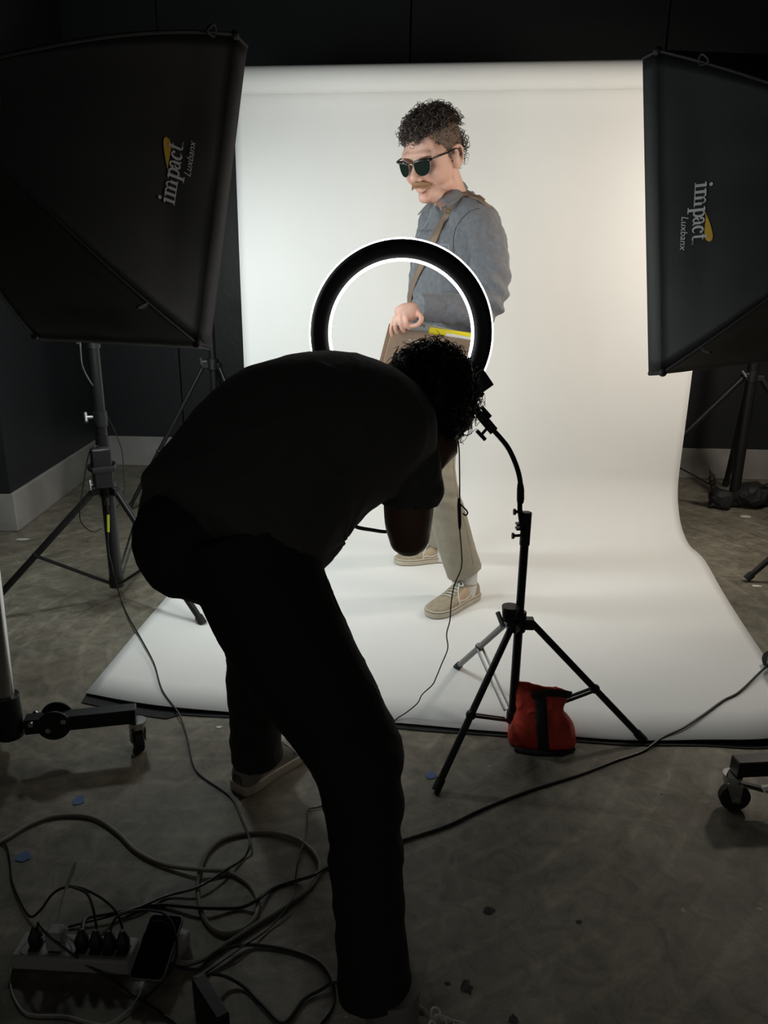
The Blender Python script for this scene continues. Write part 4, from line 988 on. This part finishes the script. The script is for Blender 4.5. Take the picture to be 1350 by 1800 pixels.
def ribbon(tree, pts, w, lift, name, m, parent, thick=.002, sub=5, extra=None):
    c2 = catmull([V((x, y, 0)) for x, y in pts], sub); row = []
    ps_ = []
    for q in c2:
        h_, n_ = hit(tree, q.x, q.y, lift)
        if h_ is not None: ps_.append((h_, n_))
    if extra: ps_ += extra
    for _ in range(4):
        ps_ = [ps_[0]]+[((ps_[i-1][0]+ps_[i][0]*2+ps_[i+1][0])/4, (ps_[i-1][1]+ps_[i][1]*2+ps_[i+1][1]).normalized()) for i in range(1, len(ps_)-1)]+[ps_[-1]]
    for i, (h_, n_) in enumerate(ps_):
        t = (ps_[min(i+1, len(ps_)-1)][0]-ps_[max(i-1, 0)][0]).normalized(); sd = n_.cross(t).normalized()
        row.append([h_-sd*w/2, h_-sd*w/4, h_, h_+sd*w/4, h_+sd*w/2])
    mb = MB(); mb.grid(row); o = mb.build(name, m, parent, ang=180); sm_ = o.modifiers.new('s', 'SOLIDIFY'); sm_.thickness = thick; return o, ps_
def seam(tree, pts, r, name, m, parent, lift=.0008):
    ps_ = [hit(tree, q.x, q.y, lift)[0] for q in catmull([V((x, y, 0)) for x, y in pts], 4)]; ps_ = [p for p in ps_ if p is not None]
    mb = MB(); mb.tube(ps_, r, 6); return mb.build(name, m, parent)
# collar
def collar_grid(inner, outer, nm, bul=.008):
    A = catmull([P(*q) for q in inner], 5); Bc = catmull([P(*q) for q in outer], 5); rows = []
    for j in range(6):
        t = j/5; rows.append([a.lerp(c, t)+V((0, -.4, 1))*(bul*math.sin(math.pi*t)) for a, c in zip(A, Bc)])
    mb = MB(); mb.grid(rows); o = mb.build(nm, M['shirt'], shirt, ang=180); m_ = o.modifiers.new('s', 'SOLIDIFY'); m_.thickness = .004; return o, mb.bvh()
_, ct = collar_grid([(806, 317, 2.97), (800, 325, 2.915), (788, 337, 2.875), (768, 351, 2.85)], [(823, 330, 2.985), (816, 343, 2.905), (803, 355, 2.862), (790, 364, 2.835)], 'collar')
seam(ct, [(816, 331), (812, 342), (802, 352), (790, 360)], .0009, 'collar_stitching', M['stitch'], shirt)
collar_grid([(780, 322, 3.06), (792, 317, 3.06), (806, 317, 3.0)], [(782, 332, 3.07), (798, 328, 3.07), (820, 330, 3.01)], 'back_collar')
collar_grid([(766, 352, 2.862), (760, 360, 2.858), (752, 372, 2.850)], [(757, 353, 2.90), (745, 364, 2.90), (734, 377, 2.89)], 'lapel')
seam(stree, [(757, 362), (757, 378), (748, 396), (736, 412), (730, 428), (727, 470), (724, 520)], .0012, 'placket_stitching', M['stitch'], shirt)
seam(stree, [(843, 366), (826, 372), (812, 385), (801, 402), (797, 425), (798, 450), (800, 468)], .0012, 'shoulder_seam', M['ink'], shirt, .0002)
seam(stree, [(768, 431), (778, 430), (789, 432), (788, 450), (786, 470), (775, 474), (765, 472)], .001, 'pocket_stitching', M['stitch'], shirt)
b = MB(); b.capk = .2; b.loft([(P(771, 541, 2.690), .0475, .0455), (P(752, 540, 2.674), .0475, .045), (P(737, 539.5, 2.662), .0455, .043)], V((0, 0, 1)), 28, 4); b.build('cuff', M['shirt'], shirt, ang=60)
c_ = P(751, 551, 2.635); b = MB(); b.tube([c_, c_+V((-.001, -.0025, 0))], .006, 16); b.build('cuff_button', M['ink'], shirt)
# trousers
kf = nfold(0.006, 12, 11.0, V((1, 1, .5)))
mb = MB()
mb.capk = .15; mb.loft([(P(792, 625, 3.0), .13, .10), (P(794, 662, 3.0), .14, .11)], mL, 28, 3)
hemN = P(817, 1005, 2.86)
mb.loft([(P(796, 665, 2.95), .092, .092), (P(775, 757, 2.88), .074, .078), (P(768, 828, 2.84), .068, .070), (P(789, 915, 2.845), .068, .072), (hemN, .064, .074)], mL, 26, 6)
mb.loft([(P(785, 665, 3.07), .09, .09), (P(757, 790, 3.16), .075, .078), (P(768, 890, 3.26), .062, .066), (P(775, 950, 3.31), .058, .062)], mL, 26, 6)
def kfold(p, n):
    w = kf(p, n)*.7; k = abs(p.z-.46)
    return w+(.002*math.sin(p.z*110+p.x*30)*(1-k/.14) if k < .14 else 0)
tr_, ttree = remesh(mb, 'trousers', M['khaki'], model, 0.005, 4, kfold)
seam(ttree, [(805, 770), (797, 800), (800, 850), (812, 900), (824, 950), (832, 995)], .001, 'side_seam', M['khaki'], tr_)
b = MB(); b.tube([ankN+V((0, .0, .08)), ankN+V((0, 0, .0)), ankN+V((-.005, -.005, -.055))], [.047, .046, .046], 20); b.build('sock', M['sock'], model)
b = MB(); b.tube([ankF+V((0, 0, .07)), ankF, ankF+V((-.01, 0, -.05))], [.044, .043, .043], 20); b.build('sock', M['sock'], model)
SKM = dict(upper=M['suede'], side=M['canvas'], sole=M['sole'], lace=M['lace'])
sneaker(V((.470, 2.895, .008)), V((.262, 2.695, .008)), model, SKM)
sneaker(V((.428, 3.325, .008)), V((.155, 3.275, .008)), model, SKM)

# face: moustache, brow, glasses
def hl_(p): return loc2w(HR, HC, HS, p)
rng = random.Random(4)
b = MB(); b.capk = .6
b.loft([(hl_((-.033, .076, -.064)), .004, .003), (hl_((-.024, .090, -.058)), .007, .005), (hl_((-.010, .101, -.053)), .0085, .0055), (hl_((0, .103, -.052)), .008, .0055), (hl_((.010, .101, -.053)), .0085, .0055), (hl_((.024, .090, -.058)), .007, .005), (hl_((.033, .076, -.064)), .004, .003)], HR@V((0, .3, 1)), 14, 4)
for k in range(160):
    x = rng.uniform(-.033, .033); y = .103-.020*(abs(x)/.033)**1.6; z = -.050-.012*(abs(x)/.033)**1.5; q0 = hl_((x, y, z+.004)); q1 = hl_((x*1.10, y+.004, z-.011-rng.uniform(0, .003))); b.tube([q0, (q0+q1)/2+HR@V((0, .002, 0)), q1], .0008, 4, 1, cap=False)
b.build('moustache', M['moustache'], model)
for sg in (-1, 1):
    b = MB(); b.tube([hl_((sg*.010, .096, .009)), hl_((sg*.026, .094, .015)), hl_((sg*.044, .082, .0165)), hl_((sg*.054, .070, .012))], [.004, .0065, .0058, .003], 8, 4, flat=.5); b.build('eyebrow', M['brow'], model)
gl = bpy.data.objects.new('sunglasses', None); COL.objects.link(gl); gl.parent = model
def gp2(x, y, z): return hl_((x, y, z))
for sg in (-1, 1):
    ol = [(.010, .010), (.020, .013), (.036, .013), (.054, .011), (.057, .002), (.054, -.014), (.044, -.025), (.030, -.027), (.018, -.021), (.011, -.008)]
    oc = [V((q.x, q.y, 0)) for q in catmull([V((x, z, 0)) for x, z in ol+[ol[0]]], 4)][:-1]
    def lens_y(x): return .115-.018*(x/.057)**2
    b = MB(); b.prism([gp2(sg*q.x, lens_y(q.x), q.y-.002) for q in oc], HR@V((0, .0012, 0))); b.build('lens', M['sunlens'], gl)
    b = MB(); b.tube([gp2(sg*q.x, lens_y(q.x), q.y-.002) for q in oc], .0008, 6, 1, closed=True); b.build('lens_rim', M['greymetal'], gl)
    b = MB(); b.tube([gp2(sg*.009, .117, .006), gp2(sg*.020, .117, .012), gp2(sg*.038, .110, .0135), gp2(sg*.056, .101, .012), gp2(sg*.064, .095, .012)], [.0024, .0046, .0050, .0052, .0046], 8, 4); b.build('brow_bar', M['frame'], gl)
    b = MB(); b.tube([gp2(sg*.065, .096, .012), gp2(sg*.074, .070, .013), gp2(sg*.081, .030, .012), gp2(sg*.086, .000, .014), gp2(sg*.086, -.018, .008)], [.0032, .0026, .0024, .0026, .002], 8, 4); b.build('temple_arm', M['frame'], gl)
    b = MB(); b.ball(gp2(sg*.058, .105, .012), .002); b.build('rivet', M['chrome'], gl)
b = MB(); b.tube([gp2(-.010, .116, .004), gp2(0, .119, .008), gp2(.010, .116, .004)], .0014, 8, 4); b.build('bridge', M['gold'], gl)
# hair
def fade_ok(l): return l.y < .052-.45*max(0, .05-l.z) and l.z > -.035+max(0, l.y)*.9 and not (l.y < -.02 and l.z < -.02 and abs(l.x) > .055)
fd = weld(cap_shell(HR, HC, HS, fade_ok, 1.018, .001, 200, 120).build('short_sides', M['fade'], model))
rng = random.Random(21); b = MB()
for p_, n_ in head_seeds(HR, HC, HS, 3800, lambda l: l.y < .060-.42*max(0, .05-l.z)+rng.uniform(-.004, .006) and l.z > -.045+max(0, l.y)*.9 and l.z < .09, 1.012, rng):
    d_ = (n_*.45+V((rng.uniform(-1, 1), rng.uniform(-1, 1), rng.uniform(-1, 1)))*.35+V((.2, .25, -.35))).normalized(); L_ = rng.uniform(.004, .009)
    b.tube([p_, p_+d_*L_*.6, p_+d_*L_-n_*.001], [.0007, .0006, .0003], 3, 1, cap=False)
b.build('hair_bristles', M['hair'], fd, fix=False)
def top_ok(l): return l.z > .072-.12*max(0, -l.y-.02) and abs(l.x) < .066 and l.y < .078
hc_ = weld(cap_shell(HR, HC, HS, top_ok, 1.10, .010).build('hair', M['hair'], model))
rng = random.Random(11)
b = MB(); curls(b, head_seeds(HR, HC, HS, 560, lambda l: top_ok(l), 1.06, rng), .0014, 14, (.004, .0085), (.022, .046), .65, HR@V((0, .10, .25)), rng)
curls(b, head_seeds(HR, HC, HS, 90, lambda l: l.z > .06 and l.y > .055 and abs(l.x) < .055, 1.06, rng), .0014, 14, (.004, .008), (.02, .034), .5, HR@V((0, .5, -.2)), rng)
b.build('curls', M['hair'], hc_, fix=False)
b = MB(); curls(b, head_seeds(HR, HC, HS, 110, lambda l: l.y < -.055 and -.045 < l.z < .05, 1.03, rng), .0013, 14, (.005, .008), (.028, .048), .5, HR@V((0, -.3, -.7)), rng)
b.build('back_curls', M['hair'], model, fix=False)

# ------------------------------------------------------------------ bag, sleeves, strap
TLb, TRb, BRb, BLb = P(691, 577, 2.66), P(838, 600, 2.67), P(829, 753, 2.72), P(652, 728, 2.72)
bagc = (TLb+TRb+BRb+BLb)/4; bag = empty('record_bag', bagc, 'flat brown leather record bag hanging from the man by a shoulder strap', 'bag')
bn = (TRb-TLb).cross(BLb-TLb).normalized(); bn = bn if bn.y < 0 else -bn
def bquad(a, c, d, e, th, name, m, par, bul=.004, n=12):
    mb = MB(); fr = []; bk = []
    for i in range(n+1):
        r1, r2 = [], []
        for j in range(n+1):
            u, v = j/n, i/n; p = a.lerp(c, u).lerp(e.lerp(d, u), v); w = math.sin(math.pi*u)*math.sin(math.pi*v)
            p = p+bn*(bul*w+.002*noise.noise(p*9)); r1.append(p); r2.append(p-bn*(th))
        fr.append(r1); bk.append(r2)
    mb.grid(fr); mb.grid(bk)
    rim = fr[0]+[r[-1] for r in fr[1:]]+fr[-1][::-1][1:]+[r[0] for r in fr[::-1][1:-1]]; rim2 = bk[0]+[r[-1] for r in bk[1:]]+bk[-1][::-1][1:]+[r[0] for r in bk[::-1][1:-1]]
    mb.grid([rim+[rim[0]], rim2+[rim2[0]]]); return mb.build(name, m, par, ang=50), mb
fo, fmb = bquad(TLb, TRb, BRb, BLb, .004, 'front_panel', M['bag'], bag, .006)
sh = -bn*.05; upb = (TLb-BLb).normalized(); lb = (TLb-TRb).normalized()
bquad(TLb+sh+lb*.012, TRb+sh, BRb+sh, BLb+sh+lb*.012, .004, 'back_panel', M['bag'], bag, 0)
def gus(a, c, nm):
    mb = MB(); rows = []
    for k in range(9):
        t = k/8; x = a.lerp(c, t); y = (a+sh).lerp(c+sh, t); m_ = (x+y)/2; inw = (bagc-m_).normalized()*.008; rows.append([x-bn*.002, m_+inw, y+bn*.001])
    mb.grid(rows); o = mb.build(nm, M['bagedge'], bag, ang=180); o.modifiers.new('s', 'SOLIDIFY').thickness = .003
gus(TLb, BLb, 'side_gusset'); gus(TRb, BRb, 'side_gusset'); gus(BLb, BRb, 'base_gusset')
btr = fmb.bvh()
seam(btr, [(733, 585), (760, 591), (790, 599), (815, 606)], .0009, 'flap_stitching', M['bagedge'], bag)
seam(btr, [(712, 640), (713, 618), (716, 602), (722, 596), (750, 600)], .0008, 'pocket_stitching', M['bagedge'], bag)
rng = random.Random(3)
for k in range(9):
    x = 720+k*3.1; y = 598+k*.5+rng.uniform(-2, 2); q = [hit(btr, x+dx, y+dy, .0012)[0] for dx, dy in ((-1.6, rng.uniform(-1, .5)), (1.4, rng.uniform(-1.5, 0)), (2.0, 1.0), (-1.2, 1.4))]
    if all(z is not None for z in q): m_ = MB(); m_.add(q, [(0, 1, 2, 3)]); m_.build('worn_print', M['silver'], bag, smooth=False, fix=False)
def sleeve(pxa, pxb, D, dep, m, label, th=.003):
    a, c = P(*pxa, D), P(*pxb, D); dn = (BLb-TLb).normalized()*.26; root_mb = MB()
    root_mb.prism([a, c, c+dn, a+dn], -bn*th); return tag(root_mb.build('record_sleeve', m, smooth=False), label, 'record sleeve')
sl = sleeve((723, 561), (832, 588), 2.702, .3, M['greysleeve'], 'grey record sleeve with dark capital letters sticking out of the brown bag')
sleeve((756, 575), (832, 586), 2.692, .3, M['yellow'], 'yellow record sleeve between the grey and white ones in the brown bag')
sleeve((785, 585), (831, 594), 2.682, .3, M['whitesleeve'], 'white record sleeve just inside the front of the brown bag')
tp = text_polys('JEAN', .018, 0, 0, 0); a, c = P(727, 570.5, 2.700), P(746, 576, 2.700); X = (c-a).normalized(); Y = -X.cross(bn).normalized(); Y = Y if Y.z > 0 else -Y
mb = MB()
for pl in tp: mb.add([a+X*x+Y*y+bn*.0015 for x, y in pl], [tuple(range(len(pl)))])
mb.build('lettering', M['ink'], sl, smooth=False, fix=False)
ex = []
for q_ in catmull([P(862, 370, 2.92), P(872, 390, 2.97), P(878, 425, 3.06), P(872, 480, 3.13), P(868, 560, 3.12), P(862, 600, 3.02)], 5):
    lo_, nn_, _, _ = stree.find_nearest(q_); nn_ = nn_ if nn_.dot(q_-P(800, 470, 3.0)) > 0 else -nn_; ex.append((lo_+nn_*.006, nn_))
ex += [(P(852, 618, 2.86), V((.9, -.3, 0)).normalized()), (P(838, 606, 2.72), V((.9, -.3, 0)).normalized())]
sp_, sps = ribbon(stree, [(720, 556), (723, 520), (733, 488), (745, 462), (762, 425), (775, 399), (787, 374), (799, 355), (812, 347), (828, 345), (843, 351), (854, 361)], .031, .007, 'shoulder_strap', M['strap'], bag, .003, extra=ex)
b = MB(); h_, n_ = hit(stree, 790, 369, .011)
if h_: b.box(h_, (.030, .004, .012), basis(-n_)); b.build('strap_buckle', M['gold'], sp_, bevel=.001)
#==PART5==
# ------------------------------------------------------------------ the photographer bending in the foreground
pr = V((-.1, 1.35, 0))
pg = empty('person', pr, 'dark backlit person in black clothes bending forward with a camera', 'person')
FR = V((.70, .71, 0)).normalized(); RX = V((.71, -.70, 0)).normalized()      # facing, and the person's right
PHf = V((-.02, .98, -.12)).normalized(); PHR = basis(PHf); PHC = P(755, 719, 1.70); PHS = 1.0
rAnk = P(688, 1800, .975); rAnk.z = .085; lAnk = P(447, 1372, 1.725); lAnk.z = .09
mb = MB(); add_head(mb, PHR, PHC, PHS)
mb.loft([(loc2w(PHR, PHC, 1, (0, -.03, -.04)), .055, .057), (loc2w(PHR, PHC, 1, (0, -.05, -.09)), .055, .057), (P(712, 740, 1.62), .062, .062)], RX, 18, 4)
mb.loft([(P(405, 960, 1.35), .14, .11), (P(440, 880, 1.38), .135, .105), (P(520, 800, 1.45), .13, .11), (P(612, 755, 1.53), .15, .115), (P(672, 748, 1.58), .12, .08), (P(705, 740, 1.62), .07, .06)], RX, 28, 5)
mb.loft([(P(430, 955, 1.28), .085, .085), (P(520, 1140, 1.20), .072, .075), (P(622, 1320, 1.125), .052, .056), (P(641, 1500, 1.05), .046, .048), (rAnk, .031, .04), (rAnk+V((0, 0, -.06)), .03, .038)], RX, 20, 5)
mb.loft([(P(325, 930, 1.43), .085, .085), (P(415, 1050, 1.55), .062, .065), (P(447, 1165, 1.66), .05, .053), (lAnk, .031, .04), (lAnk+V((0, 0, -.06)), .03, .038)], RX, 20, 5)
# right arm: near the camera; left arm: far side
elR = P(719, 948, 1.50)
mb.loft([(P(712, 780, 1.52), .055, .055), (P(716, 850, 1.505), .050, .052), (P(717, 915, 1.50), .047, .050), (elR, .040, .042)], RX, 20, 5)
camC = P(738, 712, 1.875)
wrR = P(752, 775, 1.775); wrL = P(706, 780, 1.80)
mb.loft([(elR+V((0, 0, .006)), .043, .043), (elR.lerp(wrR, .35), .040, .042), (elR.lerp(wrR, .75), .031, .031), (wrR, .027, .022)], RX, 18, 5)
elL = P(598, 905, 1.80)
mb.loft([(P(655, 790, 1.70), .052, .052), (P(622, 850, 1.75), .046, .048), (elL, .038, .040)], RX, 18, 5)
mb.loft([(elL, .040, .040), (elL.lerp(wrL, .4), .037, .038), (elL.lerp(wrL, .8), .029, .028), (wrL, .026, .022)], RX, 18, 5)
add_hand(mb, wrR, (camC+V((.045, .02, -.01))-wrR), V((1, -.1, -.2)), V((-.2, -.6, .7)), (.5, .8, .6))
add_hand(mb, wrL, (camC+V((-.02, .06, -.045))-wrL), V((-.2, -.2, -1)), V((-1, .3, 0)), (.3, .5, .4))
for p, q in ((rAnk, rAnk+V((.085, -.017, 0))), (lAnk, lAnk+V((.06, .07, 0)))):
    mb.loft([(p+V((0, 0, -.05)), .026, .026), ((p+q)/2+V((0, 0, -.045)), .026, .014), (V((q.x, q.y, .034)), .022, .010)], V((0, 1, 0)), 16, 3)
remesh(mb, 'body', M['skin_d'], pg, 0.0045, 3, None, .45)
# t-shirt
mb = MB(); mb.capk = .25
mb.loft([(P(386, 944, 1.315), .186, .172), (P(424, 900, 1.35), .196, .172), (P(510, 800, 1.44), .195, .176), (P(608, 752, 1.53), .195, .155), (P(668, 742, 1.585), .165, .115), (P(696, 738, 1.615), .11, .088), (P(712, 735, 1.635), .072, .066)], RX, 36, 6)
mb.capk = .1
mb.loft([(P(702, 775, 1.54), .075, .078), (P(712, 815, 1.515), .068, .072), (P(722, 850, 1.505), .062, .066), (P(721, 884, 1.50), .058, .060)], RX, 26, 5)
mb.loft([(P(650, 785, 1.68), .075, .075), (P(630, 840, 1.74), .062, .065), (P(612, 880, 1.78), .056, .06)], RX, 26, 4)
mb.ball(P(336, 902, 1.335), (.096, .096, .096))
# drape of the belly
mb.capk = .6
mb.loft([(P(552, 895, 1.44), .07, .06), (P(598, 855, 1.52), .075, .055), (P(648, 818, 1.58), .07, .055)], RX, 22, 4)
tf = nfold(0.006, 7, 3.0, V((1, 1, 1))); 
gA, gB = P(560, 935, 1.36), P(690, 866, 1.50)
def teefold(p, n):
    w = tf(p, n)
    for g, rad, k in ((gA, .17, 80), (gB, .15, 95)):
        d = (p-g).length
        if d < rad:
            q = p-g; a = math.atan2(q.z, q.x*.7+q.y*.7); w += .005*math.sin(a*7+d*12)*(1-d/rad)*min(1, d/.04)
    # long drag lines across the back
    w += .0018*math.sin((p.x*.6-p.y*.3+p.z*1.2)*60+2*noise.noise(p*6))*max(0, noise.noise(p*4+V((3, 1, 2))))
    return w
tee, _t = remesh(mb, 't_shirt', M['tee'], pg, 0.0055, 5, teefold)
b = MB(); rr_ = []
for k in range(28):
    a = 2*math.pi*k/28; c = P(708, 737, 1.630); T = (PHC-c).normalized(); A = (RX-T*RX.dot(T)).normalized(); Bq = T.cross(A); rr_.append(c+A*math.cos(a)*.072+Bq*math.sin(a)*.068)
b.tube(rr_, .006, 8, 1, closed=True); b.build('neck_band', M['tee'], tee)
# trousers
mb = MB(); mb.capk = .5
mb.loft([(P(410, 935, 1.345), .160, .130), (P(402, 972, 1.335), .182, .150), (P(400, 1000, 1.33), .165, .135)], RX, 32, 4)
mb.ball(P(338, 950, 1.29), (.105, .105, .105)); mb.ball(P(326, 935, 1.40), (.09, .09, .09))
mb.capk = .12
mb.loft([(P(438, 950, 1.27), .12, .12), (P(468, 1042, 1.235), .106, .112), (P(520, 1148, 1.20), .098, .102), (P(584, 1253, 1.16), .087, .090), (P(624, 1330, 1.125), .079, .082), (P(641, 1420, 1.085), .064, .068), (P(644, 1500, 1.05), .060, .064), (P(649, 1600, 1.02), .058, .062), (P(655, 1700, .995), .059, .063), (P(659, 1742, .985), .060, .064)], RX, 28, 5)
mb.loft([(P(340, 920, 1.42), .105, .105), (P(408, 1018, 1.48), .080, .082), (P(447, 1122, 1.60), .068, .071), (P(447, 1200, 1.67), .066, .069), (P(449, 1270, 1.70), .064, .067), (P(453, 1330, 1.72), .062, .066)], RX, 26, 5)
pf = nfold(0.006, 10, 31.0, V((1, 1, .8))); kn = P(640, 1370, 1.12)
def pantfold(p, n):
    w = pf(p, n)*.8; d = (p-kn).length
    if d < .2: w += .0065*math.sin(p.z*85+p.x*40+2*noise.noise(p*9))*(1-d/.2)
    if p.z < .3: w += .0012*math.sin(p.z*95+3*noise.noise(p*7))
    return w
bp_, pt_ = remesh(mb, 'trousers', M['blackpants'], pg, 0.0055, 4, pantfold)
seam(pt_, [(405, 1120), (425, 1155), (450, 1195), (475, 1232)], .0013, 'inner_seam', M['strapblack'], bp_)
seam(pt_, [(578, 1000), (573, 1020), (585, 1045), (600, 1080)], .0014, 'pocket_seam', M['strapblack'], bp_)
GS = dict(upper=M['greyshoe'], side=M['greyshoe'], sole=M['sole'], lace=M['lace'])
b = MB(); b.tube([rAnk+V((0, 0, .07)), rAnk, rAnk+V((.005, .003, -.04))], [.046, .045, .045], 20); b.build('sock', M['greyshoe'], pg)
b = MB(); b.tube([lAnk+V((0, 0, .06)), lAnk, lAnk+V((.005, .003, -.04))], [.046, .045, .045], 20); b.build('sock', M['greyshoe'], pg)
hd_ = V((.98, -.2, 0)).normalized(); h0 = V((rAnk.x, rAnk.y, 0))-hd_*.045
sneaker(h0, h0+hd_*.29, pg, GS, False)
hd_ = V((.60, .80, 0)); h0 = V((-.312, 1.672, 0))
sneaker(h0, h0+hd_*.30, pg, GS, False)
# hair
rng = random.Random(5)
pok = lambda l: l.y < .062 and l.z > -.075 or (l.z > .075)
hb_ = weld(cap_shell(PHR, PHC, PHS, pok, 1.16, .016).build('hair', M['hairblack'], pg))
b = MB(); curls(b, head_seeds(PHR, PHC, PHS, 1500, pok, 1.12, rng), .0013, 16, (.004, .010), (.022, .044), .8, V((0, 0, .05)), rng)
curls(b, head_seeds(PHR, PHC, PHS, 120, pok, 1.16, rng), .0011, 18, (.007, .013), (.030, .052), .7, V((0, 0, .1)), rng)
b.build('curls', M['hairblack'], hb_, fix=False)
# camera with strap
cm = empty('camera', camC, 'black camera held up to the face by the bending person, its strap hanging', 'camera'); CB = basis(PHf)
b = MB(); b.box(camC, (.135, .05, .085), CB); b.build('camera_body', M['blackplastic'], cm, bevel=.008)
b = MB(); b.tube([camC+PHf*.02, camC+PHf*.06, camC+PHf*.10], [.034, .036, .033], 28); b.build('lens', M['blackplastic'], cm, bevel=.002)
b = MB(); b.box(camC+CB@V((0, .0, .052)), (.05, .045, .03), CB); b.build('viewfinder', M['blackplastic'], cm, bevel=.006)
st_pts = [camC+CB@V((-.07, 0, .02)), P(690, 790, 1.84), P(650, 850, 1.84), P(622, 893, 1.83), P(616, 912, 1.82), P(624, 925, 1.81), P(650, 931, 1.80), P(690, 934, 1.80), P(735, 915, 1.80), P(768, 870, 1.84), camC+CB@V((.07, 0, .02))]
b = MB(); b.tube(st_pts, .0085, 8, 6, flat=.22, hint=V((.2, -.6, .7))); b.build('strap', M['strapblack'], cm)
